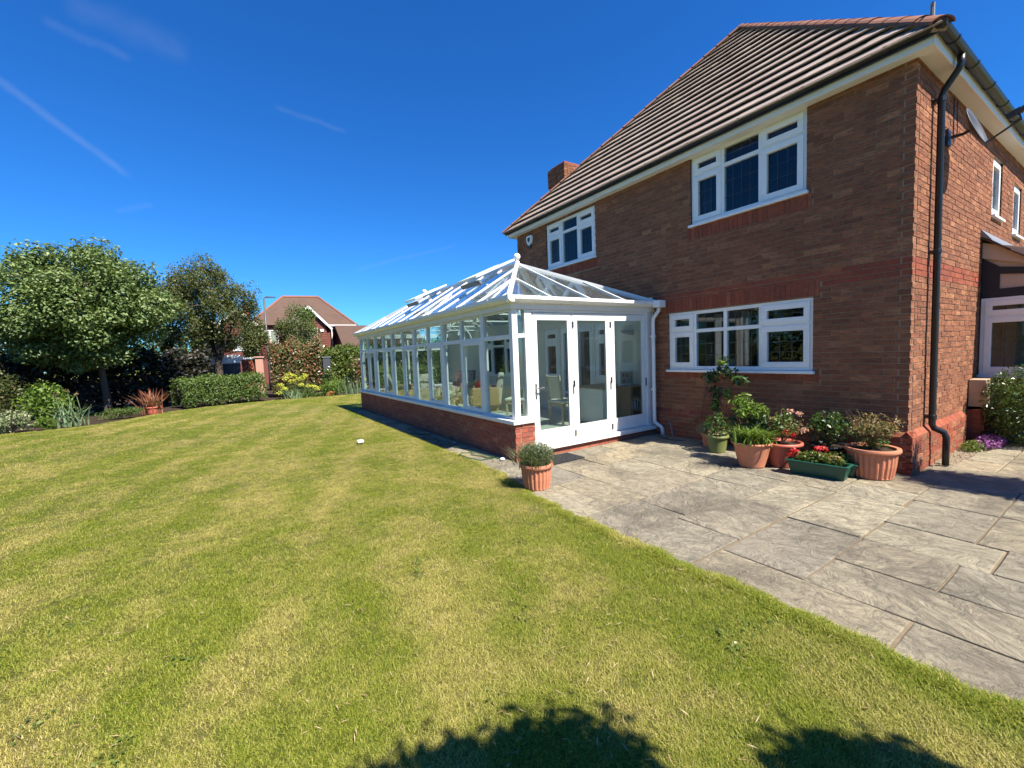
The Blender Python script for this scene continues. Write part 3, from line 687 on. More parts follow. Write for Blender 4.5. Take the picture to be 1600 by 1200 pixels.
def clip_poly(poly, nrm, d):
    out = []
    for i, p in enumerate(poly):
        q = poly[(i+1) % len(poly)]; a = p[0]*nrm[0]+p[1]*nrm[1]-d; b = q[0]*nrm[0]+q[1]*nrm[1]-d
        if a >= 0: out.append(p)
        if a*b < 0: t = a/(a-b); out.append((p[0]+(q[0]-p[0])*t, p[1]+(q[1]-p[1])*t))
    return out
def roof():
    e0, e1 = Vector((EX-.06, EY-.06, EZ)), Vector((EX-.06, EN+.06, EZ)); rx = Vector((15, 5.84, 9.05))
    m = MB(); s2, n2 = Vector((15, EY-.06, EZ)), Vector((15, EN+.06, EZ))
    m.add([e0, e1, AP, rx, s2, n2], [(1, 0, 2), (0, 4, 3, 2), (5, 1, 2, 3), (4, 5, 3)])
    rf = m.build('roof', 'roof_tile', house)
    up = (AP-(e0+e1)/2); sl_ = up.length; up.normalize(); al = Vector((0, -1, 0)); nrm = al.cross(up).normalized()
    if nrm.z < 0: nrm = -nrm
    W = (e1-e0).length; gauge, tw = sl_/18.2, .33; org = ORG[house.name]; cache = {}
    # slope coordinates: a along the eave from the far end, b up the slope
    def P(a, b, h): return e1+al*a+up*b+nrm*h
    k1 = (W/2)/sl_
    for r in range(19):
        b0 = r*gauge-.04; off = (r % 2)*tw/2
        for c in range(-1, int(W/tw)+2):
            a0 = c*tw+off-.1; poly = [(a0+.002, b0), (a0+tw-.002, b0), (a0+tw-.002, b0+gauge+.05), (a0+.002, b0+gauge+.05)]
            p2 = clip_poly(poly, (1, -k1), 0.0); 
            if len(p2) < 3: continue
            p2 = clip_poly(p2, (-1, -k1), -W)
            if len(p2) < 3: continue
            ht = lambda b: .080-(b-b0)/(gauge+.05)*.060
            top = [P(a, b, ht(b)+rnd.uniform(0, .001)) for a, b in p2]; bot = [P(a, b, ht(b)-.020) for a, b in p2]; n = len(p2)
            full = len(p2) == 4 and abs(p2[0][0]-poly[0][0]) < 1e-6 and abs(p2[1][0]-poly[1][0]) < 1e-6 and abs(p2[2][0]-poly[2][0]) < 1e-6 and abs(p2[3][0]-poly[3][0]) < 1e-6
            dz = nrm*rnd.uniform(-.002, .003)+al*rnd.uniform(-.002, .002)+up*rnd.uniform(-.004, .004)
            if full and 'f' in cache:
                o = bpy.data.objects.new('roof_tile', cache['f']); link(o, rf, org); o.location = P(a0, b0, 0)-org+dz; continue
            o0 = P(a0, b0, 0)
            mm = MB(); mm.add(bot+top, [tuple(range(n-1, -1, -1)), tuple(range(n, 2*n))]+[(i, (i+1) % n, n+(i+1) % n, n+i) for i in range(n)])
            me = mm.mesh('roof_tile', 'roof_tile', o0)
            if full: cache['f'] = me
            o = bpy.data.objects.new('roof_tile', me); link(o, rf, org); o.location = o0-org+dz
    # half round hip tiles up both hips and along the ridge
    def hips(p, q, L=.33):
        d = (q-p); n = int(d.length/L); d.normalize(); side = d.cross(Vector((0, 0, 1))).normalized(); u = side.cross(d).normalized(); me = None
        for i in range(n+1):
            c = p+d*(i*L)
            if me is None:
                m = MB(); vs = []; K = 8
                for s, r in ((0, .125), (L+.03, .11)):
                    for rr in (r, r-.018):
                        for k in range(K+1): t = math.pi*(.06+.88*k/K); vs.append(d*s+side*rr*math.cos(t)+u*(rr*math.sin(t)*.72-.02))
                k_ = K+1; fs = []
                for k in range(K): fs += [(k, k+1, 2*k_+k+1, 2*k_+k), (k_+k+1, k_+k, 3*k_+k, 3*k_+k+1), (k, k_+k, k_+k+1, k+1), (2*k_+k, 2*k_+k+1, 3*k_+k+1, 3*k_+k)]
                m.add(vs, fs); me = m.mesh('hip_tile', 'hip_tile')
            o = bpy.data.objects.new('hip_tile', me); link(o, rf, org); o.location = c-org+u*rnd.uniform(.038, .046)
    m = MB()
    for p, q in ((e0, AP), (e1, AP)): m.bar(p+Vector((0, 0, .012)), q+Vector((0, 0, .012)), .13, .085)
    m.build('hip_bedding', 'mortar', rf)
    hips(e0, AP); hips(e1, AP); hips(AP, Vector((14.9, 5.84, 9.05)))
    m = MB(); m.box(EX-.05, EX-.02, EY-.05, EN+.05, 4.905, 4.955); m.build('eaves_strip', 'black_plastic', rf)
    # chimney on the far side
    c = MB(); x0, x1, y0, y1 = 8.62, 9.62, 10.0, 10.62
    c.box(x0, x1, y0, y1, 4, 6.72)
    chim = c.build('chimney', 'mortar', house); lst = {}
    def ring(z0, z1, o):
        b = MB(); k = 0; z = z0
        while z < z1-.01:
            for fx, fy, dx, L_ in ((x0-o, y0-o, (1, 0), x1-x0+2*o), (x0-o, y1+o-.1, (1, 0), x1-x0+2*o)):
                u = -(.1125 if k % 2 else 0)
                while u < L_-.11:
                    a, e = max(u, .11)+.005, min(u+.225, L_-.11)-.005
                    if e-a > .03: b.box(fx+a, fx+e, fy, fy+.1, z+.005, z+.07)
                    u += .225
            for fx in (x0-o, x1+o-.1):
                u = -(0 if k % 2 else .1125); L_ = y1-y0+2*o
                while u < L_:
                    a, e = max(u, 0)+.001, min(u+.225, L_)-.005
                    if e-a > .03: b.box(fx, fx+.1, y0-o+a, y0-o+e, z+.005, z+.07)
                    u += .225
            z += .075; k += 1
        return b
    ring(5.6, 6.5, .006).build('brickwork', 'brick_red', chim, kind='stuff'); ring(6.5, 6.575, .035).build('brickwork', 'brick_red', chim, kind='stuff')
    ring(6.575, 6.65, .06).build('brickwork', 'brick_red', chim, kind='stuff'); ring(6.65, 7.17, .085).build('brickwork', 'brick_multi', chim, kind='stuff')
    MB().box(x0-.07, x1+.07, y0-.07, y1+.07, 6.66, 7.16).build('stack_core', 'mortar', chim)
    MB().box(x0-.02, x1+.02, y0-.02, y1+.02, 7.16, 7.25).build('chimney_cap', 'brick_red', chim, bevel=.02)
    # lower wing roof beyond the wall's end with its lead flashing
    m = MB(); m.hexa([(6.62, 10.3, 2.95), (8.4, 10.3, 4.75), (8.4, 11.35, 4.75), (6.62, 11.35, 2.95), (6.62, 10.3, 3.06), (8.4, 10.3, 4.86), (8.4, 11.35, 4.86), (6.62, 11.35, 3.06)]); m.build('wing_roof', 'old_tile', house)
    m = MB()
    for i in range(7):
        x = 6.65+.25*i; z = 3.1+.25*i; m.hexa([(x, 9.98, z), (x+.27, 9.98, z+.27), (x+.27, 10.42, z+.27), (x, 10.42, z), (x, 9.98, z+.04), (x+.27, 9.98, z+.31), (x+.27, 10.42, z+.31), (x, 10.42, z+.04)])
    m.build('lead_flashing', 'lead', house)
    # small aerial stub at the near hip
    m = MB(); m.tube([(6.70, 1.58, 4.98), (6.70, 1.58, 5.30)], .02, 8); m.tube([(6.62, 1.56, 5.26), (6.78, 1.6, 5.29)], .012, 6); m.build('aerial_stub', 'lead', house)
roof()

def lean_to():
    """porch cheek at the right edge: lead flashing, tiled verge, black timber over a leaded window"""
    X = 10.08; p = MB(); fB = lambda u, v, w: (X-w, -u, v)        # faces west
    b = []
    MB().box(X+.02, X+2.2, -.9, YC-.01, 0, 1.02).build('porch_wall', 'brick_red', house)
    t = MB(); t.poly([(X-.004, YC-.01, 2.23), (X-.004, -.55, 2.23), (X-.004, -.55, 2.36), (X-.004, YC-.01, 2.36)], (.08, 0, 0)); t.poly([(X-.003, YC-.01, 2.361), (X-.003, YC-.2, 2.361), (X-.003, YC-.2, 2.62), (X-.003, YC-.01, 2.78)], (.08, 0, 0))
    t.poly([(X-.005, YC-.2, 2.70), (X-.005, YC-.01, 2.86), (X-.005, YC-.01, 2.74), (X-.005, YC-.2, 2.58), ], (.08, 0, 0)); t.poly([(X-.0055, YC-.195, 2.70), (X-.0055, -.3, 2.361), (X-.0055, -.05, 2.361), (X-.0055, YC-.195, 2.59)], (.08, 0, 0))
    t.build('black_timber', 'wood_black', house)
    MB().poly([(X+.02, YC-.015, 2.3), (X+.02, -.85, 2.3), (X+.02, -.6, 2.3), (X+.02, YC-.015, 3.1)], (.05, 0, 0)).build('render_panel', 'render_cream', house)
    MB().poly([(X-.03, YC-.01, 2.86), (X-.03, -.75, .98+1.0), (X-.03, -.75, 2.05+.02), (X-.03, YC-.01, 3.10)], (.03, 0, 0)).build('verge_board', 'render_cream', house)
    r = MB(); n = 9
    for i in range(n):
        y1 = YC-.01-i*.27; z1 = 3.16-i*.2235; r.hexa([(X-.12, y1-.31, z1-.256), (X+2.3, y1-.31, z1-.256), (X+2.3, y1, z1), (X-.12, y1, z1), (X-.12, y1-.31, z1-.226), (X+2.3, y1-.31, z1-.226), (X+2.3, y1, z1+.015), (X-.12, y1, z1+.015)])
    r.build('porch_roof', 'old_tile', house)
    f = MB(); f.hexa([(X-.13, YC-.12, 3.11), (X+2.3, YC-.12, 3.11), (X+2.3, YC-.003, 3.19), (X-.13, YC-.003, 3.19), (X-.13, YC-.12, 3.125), (X+2.3, YC-.12, 3.125), (X+2.3, YC-.003, 3.30), (X-.13, YC-.003, 3.30)]); f.build('porch_flashing', 'lead', house)
    window(fB, (-1.70, .55, 1.02, 2.225), (0, .34, .67, 1), .76, 'ccc', w=.03, grid=(3, 5))['label'] = 'white leaded porch window behind the bush'
    room(fB, (-1.4, .3, 1.2, 2.0), 1.4, mat='cream_paint', e=.28, back=-.05)
    MB().box(9.50, 9.98, YC-.2, YC-.006, .56, .98).build('meter_box', 'beige_box', house, bevel=.012)
lean_to()

def sat_dish():
    t = thing('satellite_dish', 'grey satellite dish on an arm high on the sunlit wall', 'satellite dish', (7.95, YC, 4.2))
    n = Vector((-.06, -.94, .32)).normalized(); c = Vector((8.00, 1.50, 4.24)); a = Vector((0, 0, 1)).cross(n).normalized(); b = n.cross(a)
    m = MB(); vs = []; fs = []; K = 28; rings = 6
    for i in range(rings+1):
        r = i/rings
        for k in range(K):
            q = 2*math.pi*k/K; vs.append(c+a*(.22*r*math.cos(q))+b*(.26*r*math.sin(q))+n*(.06*r*r))
    for i in range(rings):
        for k in range(K): fs.append((i*K+k, i*K+(k+1) % K, (i+1)*K+(k+1) % K, (i+1)*K+k))
    m.add(vs, fs); o = m.build('reflector', 'slate_grey', t, smooth=True); s = o.modifiers.new('s', 'SOLIDIFY'); s.thickness = .008; s.offset = 0
    m = MB(); f = c+n*.38-b*.10; m.tube([c-b*.25+n*.06, f-b*.1, f], .012, 8); m.build('arm', 'dark_metal', t)
    m = MB(); m.tube([f-n*.02, f+n*.1], .035, 12); m.bar(f-n*.09, f+n*.03, .05, .07); m.build('receiver', 'dark_metal', t)
    m = MB(); m.tube([c-n*.01, c-n*.07, (8.0, YC-.04, 4.22)], .02, 8); m.box(7.93, 8.06, YC-.03, YC, 4.12, 4.32); m.build('bracket', 'dark_metal', t)
sat_dish()
def alarm_box():
    t = thing('alarm_box', 'white shield shaped alarm box under the eaves', 'alarm box', (XW, 9.33, 4.62))
    y = 9.33; z = 4.60; pts = [(-.10, .12), (.10, .12), (.13, .06), (.10, -.07), (0, -.15), (-.10, -.07), (-.13, .06)]
    m = MB(); m.poly([(XW-.002, y+p[0], z+p[1]) for p in pts], (-.06, 0, 0)); m.build('case', 'upvc', t, bevel=.01)
    m = MB(); m.poly([(XW-.0625, y+p[0]*.45, z+p[1]*.45+.01) for p in pts], (-.004, 0, 0)); m.build('badge', 'slate_grey', t)
    m = MB(); m.poly([(XW-.002, y+p[0]*.5, z-.15+p[1]*.4) for p in pts], (-.05, 0, 0)); m.build('strobe', 'slate_grey', t)
alarm_box()
# ------------------------------------------------------------------ the conservatory
CX, CY, CE = 3.529, 5.411, 14.807
cons = thing('conservatory', 'white framed glass conservatory on a low red brick wall', 'conservatory', (CX, CY, 0))
fc = lambda u, v, w: (CX-w, -u, v)            # long side, faces west
fd = lambda u, v, w: (u, CY-w, v)             # door end, faces south
def dwarf():
    lw = [(r, 0.0, 'brick_dwarf') for r in bond(-CE, -CY, 0.003, .578, right=lambda k: 0 if k % 2 == 0 else -.112, course=.0722)]
    ls = [(r, 0.0, 'brick_dwarf') for r in bond(CX, 3.905, 0.003, .578, left=lambda k: .112 if k % 2 == 0 else 0, course=.0722)]
    ls += [(r, 0.0, 'brick_dwarf') for r in bond(3.91, 6.79, -.03, .108, course=.0722)]
    m = MB(); slab(m, fc, -CE, -CY-.006, -.02, .572, -.2, -.006, []); a = m.build('dwarf_wall', 'mortar', cons)
    m = MB(); slab(m, fd, CX+.2, 3.899, -.02, .572, -.2, -.006, []); slab(m, fd, 3.9, 6.79, -.02, .1, -.2, -.006, []); b = m.build('dwarf_wall', 'mortar', cons)
    MB().box(CX+.01, 6.78, CE-.2, CE, -.02, .572).build('dwarf_wall', 'brick_dwarf', cons)
    lay_bricks([(a, fc, lw), (b, fd, ls)], cons, 300)
    m = MB(); m.box(3.62, 6.77, 5.5, 14.7, -.02, .195); m.build('floor', 'conc_floor', cons)
dwarf()
def frames():
    # sills
    m = MB(); m.box(-CE-.02, -CY+.04, .578, .64, -.16, .05, fc); m.build('sill', 'white_paint', cons, bevel=.008)
    m = MB(); m.box(CX+.162, 3.925, .5785, .6405, -.16, .039, fd); m.build('sill', 'white_paint', cons, bevel=.008)
    MB().box(CX+.16, 6.77, CE-.16, CE+.04, .578, .64).build('sill', 'white_paint', cons)
    # eaves beam and corner posts
    m = MB(); m.box(-CE+.03, -CY-.03, 2.33, 2.47, -.16, -.03, fc); m.box(CX+.16, 6.79, 2.331, 2.471, -.16, -.03, fd); m.box(CX+.16, 6.79, CE-.16, CE-.03, 2.331, 2.471); m.build('eaves_beam', 'white_paint', cons)
    for (x, y) in ((CX+.04, CY+.04), (CX+.04, CE-.14)): MB().box(x, x+.1, y, y+.1, .641, 2.329).build('corner_post', 'white_paint', cons, bevel=.006)
    # long side: eleven bays, thick posts every second bay, opening casements in the even bays
    ys = [5.57+.824*k for k in range(12)]; ys[-1] = 14.63
    for k in range(1, 11):
        t = .05 if k % 2 else .028
        MB().box(-ys[k]-t, -ys[k]+t, .641, 2.329, -.12, -.035 if k % 2 else -.042, fc).build('mullion', 'white_paint', cons, bevel=.005)
    for k in range(11):
        a = ys[k]+(.05 if k % 2 else .028)+.001; b = ys[k+1]-(.05 if (k+1) % 2 else .028)-.001
        if k == 0: a = CY+.141
        if k == 10: b = CE-.141
        m = MB(); m.box(-b, -a, 1.885, 1.955, -.115, -.045, fc); m.box(-b, -a, .641, .675, -.115, -.045, fc); m.box(-b, -a, 2.30, 2.329, -.115, -.045, fc)
        w = m.build('side_window', 'white_paint', cons, bevel=.004)
        MB().box(-b-.004, -a+.004, 1.95, 2.305, -.085, -.077, fc).build('pane', 'glass', w)
        if k % 2:
            s = MB(); t = .062
            s.box(-b-.01, -a+.01, .665, .665+t, -.10, -.028, fc); s.box(-b-.01, -a+.01, 1.895-t, 1.895, -.10, -.028, fc)
            s.box(-b-.01, -b+t, .665+t, 1.895-t, -.10, -.028, fc); s.box(-a-t, -a+.01, .665+t, 1.895-t, -.10, -.028, fc)
            s.build('sash', 'white_paint', w, bevel=.005)
            MB().box(-b+t-.01, -a-t+.01, .715, 1.845, -.085, -.077, fc).build('pane', 'glass', w)
            MB().box(-a-.05, -a-.03, 1.1, 1.2, -.14, -.10, fc).build('handle', 'chrome', w)
        else: MB().box(-b-.004, -a+.004, .67, 1.89, -.085, -.077, fc).build('pane', 'glass', w)
    # far end
    xs = [3.67, 4.44, 5.21, 5.98, 6.75]
    for i in range(4):
        w = MB().box(xs[i]-.03, xs[i]+.03, CE-.12, CE-.04, .641, 2.329).box(xs[i]+.03, xs[i+1]-.03, CE-.115, CE-.045, 1.885, 1.955).build('end_window', 'white_paint', cons)
        MB().box(xs[i]+.03, xs[i+1]-.03, CE-.085, CE-.077, .641, 1.885).build('pane', 'glass', w); MB().box(xs[i]+.03, xs[i+1]-.03, CE-.085, CE-.077, 1.955, 2.33).build('pane', 'glass', w)
    # door end: side light, jambs, fixed panel
    m = MB(); m.box(3.795, 3.925, .641, 2.329, -.12, -.03, fd); m.box(3.67, 3.795, 1.90, 1.96, -.115, -.045, fd); m.box(3.67, 3.795, .641, .68, -.115, -.045, fd)
    w = m.build('side_light', 'white_paint', cons, bevel=.004)
    MB().box(3.67, 3.797, .68, 1.902, -.085, -.077, fd).build('pane', 'glass', w); MB().box(3.67, 3.797, 1.958, 2.33, -.085, -.077, fd).build('pane', 'glass', w)
    m = MB(); m.box(6.605, 6.79, .178, 2.329, -.12, -.03, fd); m.box(6.58, 6.606, .178, 2.329, -.11, -.022, fd); m.build('wall_panel', 'white_paint', cons, bevel=.004)
    MB().box(3.91, 6.79, .110, .178, -.14, .055, fd).build('door_cill', 'white_paint', cons, bevel=.006)
    MB().box(3.925, 6.58, 2.292, 2.329, -.1, -.035, fd).build('door_head', 'white_paint', cons)
    for i, (a, b) in enumerate(((3.93, 4.762), (4.768, 5.637), (5.643, 6.575))):
        t = .092; m = MB(); m.box(a, b, .186, .405, -.10, -.045, fd); m.box(a, b, 2.185, 2.286, -.10, -.045, fd); m.box(a, a+t, .405, 2.185, -.10, -.045, fd); m.box(b-t, b, .405, 2.185, -.10, -.045, fd)
        dr = m.build('folding_door', 'white_paint', cons, bevel=.006)
        MB().box(a+t-.01, b-t+.01, .395, 2.195, -.078, -.070, fd).build('pane', 'glass', dr)
        g = MB(); s = .014
        g.box(a+t, b-t, .405, .405+s, -.058, -.048, fd); g.box(a+t, b-t, 2.185-s, 2.185, -.058, -.048, fd); g.box(a+t, a+t+s, .405+s, 2.185-s, -.058, -.048, fd); g.box(b-t-s, b-t, .405+s, 2.185-s, -.058, -.048, fd); g.build('glazing_bead', 'white_paint', dr)
        if i == 0:
            h = MB(); h.box(a+.03, a+.06, .93, 1.17, -.045, -.035, fd); h.tube([fd(a+.045, 1.10, -.035), fd(a+.045, 1.10, .015), fd(a+.05, 1.10, .02), fd(a+.17, 1.105, .02)], .010, 8); h.tube([fd(a+.045, .99, -.035), fd(a+.045, .99, -.02)], .012, 10); h.build('handle', 'chrome', dr, smooth=False)
        for z in (.28, 1.12, 2.1):
            if i: MB().box(a-.02, a+.02, z-.05, z+.05, -.046, -.034, fd).build('hinge', 'chrome', dr)
        MB().box(b-.02, b-.004, .95, 1.10, -.045, -.030, fd).build('catch', 'dark_metal', dr)
frames()
# ---- glazed roof
RE, RA = [(3.485, 5.365, 2.515), (6.79, 5.365, 2.515), (6.79, 14.85, 2.515), (3.485, 14.85, 2.515)], [(5.10, 7.50, 3.50), (5.10, 12.62, 3.50)]
def cons_roof():
    E = [Vector(p) for p in RE]; A, B = Vector(RA[0]), Vector(RA[1])
    rm = MB(); rm.bar(A, B, .09, .09); 
    root = rm.build('glazed_roof', 'white_paint', cons)
    for e, a in ((E[0], A), (E[1], A), (E[2], B), (E[3], B)): MB().bar(e+Vector((0, 0, .01)), a+Vector((0, 0, .01)), .07, .05).build('hip_bar', 'white_paint', root)
    def slope(e0, e1, a0, a1, pos):
        """pos: distances along the eave where glazing bars run; the face is the quad e0 e1 a1 a0"""
        d = (e1-e0); L = d.length; d.normalize(); mid = (a0+a1)/2; up = (mid-e0)-d*((mid-e0).dot(d)); H = up.length; up.normalize(); n = d.cross(up).normalized()
        if n.z < 0: n = -n
        s0, s1 = (a0-e0).dot(d), (a1-e0).dot(d)
        top = lambda s: H*min(1, s/s0 if s0 > 1e-4 else 1, (L-s)/(L-s1) if L-s1 > 1e-4 else 1)
        for s in pos:
            p = e0+d*s; q = p+up*top(s)
            MB().bar(p+n*.008, q+n*.008, .036, .02, n).build('glazing_bar', 'white_paint', root)
        S = [0]+list(pos)+[L]
        for a, b in zip(S, S[1:]):
            ks = sorted({a, b, *[x for x in (s0, s1) if a < x < b]})
            pts = [e0+d*a, e0+d*b]+[e0+d*x+up*top(x) for x in reversed(ks) if top(x) > 1e-3]
            if len(pts) >= 3: MB().poly(pts, -n*.012).build('pane', 'glass_roof', root)
        return d, up, n
    L = 9.485; pos = [.205+.824*k for k in range(12)]
    d, up, n = slope(E[3], E[0], B, A, [L-p for p in reversed(pos)])          # west
    slope(E[1], E[2], A, B, pos); slope(E[0], E[1], A, A, [.78, 1.615, 2.45]); slope(E[2], E[3], B, B, [.78, 1.615, 2.45])
    # two opening roof vents on the long slope
    for y0, nm in ((7.36, 'near roof vent, propped open'), (10.66, 'far roof vent, propped open')):
        y1 = y0+.80; hx, hz = 4.98, 3.50
        def P(y, s, h): return Vector((hx, y, hz))-up*s+n*h
        m = MB(); lift = .13; Ls = .98
        f = lambda s: .05+lift*s/Ls
        for (a0, a1, b0, b1) in ((y0, y0+.09, 0, Ls), (y1-.30, y1, 0, Ls), (y0+.09, y1-.30, 0, .08), (y0+.09, y1-.30, Ls-.08, Ls)):
            m.hexa([P(a0, b1, f(b1)), P(a1, b1, f(b1)), P(a1, b0, f(b0)), P(a0, b0, f(b0)), P(a0, b1, f(b1)+.04), P(a1, b1, f(b1)+.04), P(a1, b0, f(b0)+.04), P(a0, b0, f(b0)+.04)])
        v = m.build('roof_vent', 'white_paint', root); v['label'] = nm
        g = MB(); g.hexa([P(y0+.08, Ls-.07, f(Ls)+.01), P(y1-.29, Ls-.07, f(Ls)+.01), P(y1-.29, .07, f(0)+.01), P(y0+.08, .07, f(0)+.01), P(y0+.08, Ls-.07, f(Ls)+.02), P(y1-.29, Ls-.07, f(Ls)+.02), P(y1-.29, .07, f(0)+.02), P(y0+.08, .07, f(0)+.02)]); g.build('vent_pane', 'glass_roof', v)
        k = MB(); k.hexa([P(y0, Ls-.02, .03), P(y1, Ls-.02, .03), P(y1, Ls-.05, .03), P(y0, Ls-.05, .03), P(y0, Ls-.01, .12), P(y1, Ls-.01, .12), P(y1, Ls-.04, .12), P(y0, Ls-.04, .12)]); k.build('vent_kerb', 'lead', v)
    for a in (A, B):
        m = MB(); m.lathe([(.001, -.02), (.05, -.02), (.05, .03), (.022, .045), (.022, .07)], 16, (a.x, a.y, a.z+.03)); m.sphere((a.x, a.y, a.z+.155), .072, 16, 10); m.build('finial', 'white_paint', root, smooth=True)
    # tie rods and curved brackets inside
    for y in (7.5, 9.2, 10.9, 12.6):
        m = MB(); m.bar((3.6, y, 2.47), (6.75, y, 2.47), .03, .03); m.bar((5.1, y, 2.47), (5.1, y, 3.45), .04, .04)
        for sx, ex in ((-1, 3.66), (1, 6.68)):
            pts = [(ex+(-sx)*.9*t, y, 2.05+.95*t**.55) for t in (0, .12, .3, .5, .75, 1)]
            for p, q in zip(pts, pts[1:]): m.bar(p, q, .035, .05, (0, 1, 0))
            m.bar((5.1+sx*.06, y, 2.5), (5.1+sx*.75, y, 3.05), .03, .04, (0, 1, 0))
        m.build('roof_truss', 'white_paint', root)
    # gutter, its joints and brackets
    prof = [(0, 0), (.06, 0), (.085, .022), (.115, .045), (.115, .098), (.10, .098), (.10, .06), (0, .06)]
    def gut(p, q, side, grow=0.0, name='gutter', par=None):
        p, q, side = Vector(p), Vector(q), Vector(side)
        return MB().poly([p+side*(a+(grow if a > .01 else 0))+Vector((0, 0, b-(grow if b < .01 else -grow*.2))) for a, b in prof], q-p).build(name, 'upvc', par or cons)
    x0 = CX+.005; y0 = CY+.005
    MB().box(x0, x0+.02, y0, CE-.02, 2.335, 2.495).box(x0+.021, 6.79, y0, y0+.02, 2.336, 2.496).build('fascia', 'soffit_cream', cons)
    g1 = gut((x0-.001, y0-.115, 2.425), (x0-.001, CE+.1, 2.425), (-1, 0, 0)); g2 = gut((x0-.115, y0-.001, 2.4252), (6.74, y0-.001, 2.4252), (0, -1, 0))
    for y in (5.9, 7.0, 8.3, 9.6, 10.9, 12.2, 13.5): gut((x0-.001, y, 2.425), (x0-.001, y+.05, 2.425), (-1, 0, 0), .006, 'gutter_joint', g1)
    for x in (3.62, 3.95, 4.75, 5.55, 6.35): gut((x, y0-.001, 2.4252), (x+.05, y0-.001, 2.4252), (0, -1, 0), .006, 'gutter_joint', g2)
    m = MB(); m.box(6.60, 6.785, 5.15, 5.30, 2.40, 2.53); m.build('hopper', 'upvc', cons, bevel=.01)
    m = MB(); m.tube([(6.70, 5.24, 2.40), (6.70, 5.25, 2.34), (6.66, 5.33, 2.22), (6.66, 5.345, 2.15), (6.66, 5.345, .30), (6.665, 5.335, .24), (6.72, 5.24, .16), (6.73, 5.22, .11), (6.73, 5.22, .0)], .034, 12)
    dp = m.build('downpipe', 'upvc', cons, smooth=True)
    for z in (1.85, .85): MB().lathe([(.035, 0), (.041, .004), (.041, .05), (.035, .054)], 12, (6.66, 5.345, z)).box(6.62, 6.70, 5.36, 5.40, z+.01, z+.04).build('clip', 'upvc', dp)
cons_roof()

# ------------------------------------------------------------------ things inside the conservatory
FZ = .197
def dining_chair(x, y, rz, label):
    t = thing('dining_chair', label, 'chair', (x, y, FZ), rz, 'dining chairs')
    for sx, sy, top in ((.19, .19, .43), (.19, -.19, .43)): MB().bar((sx, sy, 0), (sx, sy, top), .04, .04).build('leg', 'pale_wood', t, local=True)
    for sy in (.19, -.19): MB().bar((-.20, sy, 0), (-.20, sy, .45), .04, .04).bar((-.20, sy, .45), (-.27, sy, 1.0), .04, .035).build('leg', 'pale_wood', t, local=True)
    MB().box(-.23, .23, -.23, .23, .43, .49).build('seat', 'cream_cloth', t, local=True, bevel=.02)
    MB().hexa([(-.215, -.17, .52), (-.185, -.17, .52), (-.185, .17, .52), (-.215, .17, .52), (-.275, -.17, .98), (-.245, -.17, .98), (-.245, .17, .98), (-.275, .17, .98)]).build('backrest', 'cream_cloth', t, local=True, bevel=.01)
    MB().box(-.2, .2, -.21, .21, .36, .42).build('seat_rail', 'pale_wood', t, local=True)
dining_chair(5.62, 6.78, 0.05, 'cream upholstered dining chair seen through the left glass door')
dining_chair(5.25, 7.9, 2.2, 'cream dining chair standing farther inside, behind the first one')
def desk():
    t = thing('desk', 'pale wooden desk with drawers behind the middle glass door', 'desk', (6.3, 6.3, FZ))
    MB().box(-.40, .42, -.38, .42, .71, .745).build('top', 'oak', t, local=True, bevel=.006)
    MB().box(-.38, .02, -.34, .38, .03, .70).build('pedestal', 'white_paint', t, local=True)
    for z in (.08, .29, .50): 
        d = MB().box(-.36, 0, -.358, -.341, z, z+.185).build('drawer', 'white_paint', t, local=True, bevel=.004); MB().box(-.23, -.13, -.375, -.359, z+.1, z+.115).build('handle', 'dark_metal', d, local=True)
    MB().bar((.38, -.34, 0), (.38, -.34, .71), .05, .05).build('leg', 'oak', t, local=True); MB().bar((.38, .38, 0), (.38, .38, .71), .05, .05).build('leg', 'oak', t, local=True)
desk()
def shelf_unit():
    t = thing('shelf_unit', 'brown woven sided shelf unit behind the right glass door', 'shelves', (6.5, 5.74, FZ))
    MB().box(.20, .23, -.16, .16, 0, .74).build('side', 'wicker', t, local=True); MB().box(-.23, -.20, -.16, .16, 0, .74).build('side', 'wicker', t, local=True)
    for z in (.05, .28, .52, .74): MB().box(-.20, .20, -.16, .16, z-.012, z+.012).build('shelf', 'oak', t, local=True)
    b = thing('book_row', 'row of pale books on the shelf unit', 'books', (6.5, 5.74, FZ+.292)); x = -.17
    while x < .12:
        w = rnd.uniform(.02, .04); MB().box(x, x+w, -.1, .08, 0, rnd.uniform(.15, .2)).build('book', rnd.choice(('white_paint', 'slate_grey', 'cream_cloth')), b, local=True); x += w+.002
    p = thing('framed_picture', 'floral picture in a white frame propped on the shelf unit', 'picture', (6.46, 5.85, FZ+.753))
    MB().box(-.2, .2, -.015, .015, 0, .3).build('frame', 'white_paint', p, local=True, bevel=.004); MB().box(-.165, .165, -.02, -.0155, .035, .265).build('print', 'floral_cloth', p, local=True)
shelf_unit()
def armchair(x, y, rz, mat, label, cush='floral_cloth'):
    t = thing('armchair', label, 'armchair', (x, y, FZ), rz)
    MB().box(-.36, .36, -.36, .36, .12, .34).build('base', mat, t, local=True, bevel=.03)
    MB().box(-.27, .37, -.27, .27, .34, .50).build('seat_cushion', cush, t, local=True, bevel=.06)
    MB().hexa([(-.40, -.34, .12), (-.22, -.34, .34), (-.22, .34, .34), (-.40, .34, .12), (-.52, -.32, .98), (-.36, -.32, .98), (-.36, .32, .98), (-.52, .32, .98)]).build('backrest', cush, t, local=True, bevel=.05)
    for s in (-1, 1): MB().box(-.36, .34, s*.36-.06, s*.36+.06, .14, .62).build('arm', mat, t, local=True, bevel=.04)
    for a in (-.3, .3):
        for b in (-.3, .3): MB().bar((a, b, 0), (a, b, .13), .05, .05).build('leg', 'oak', t, local=True)
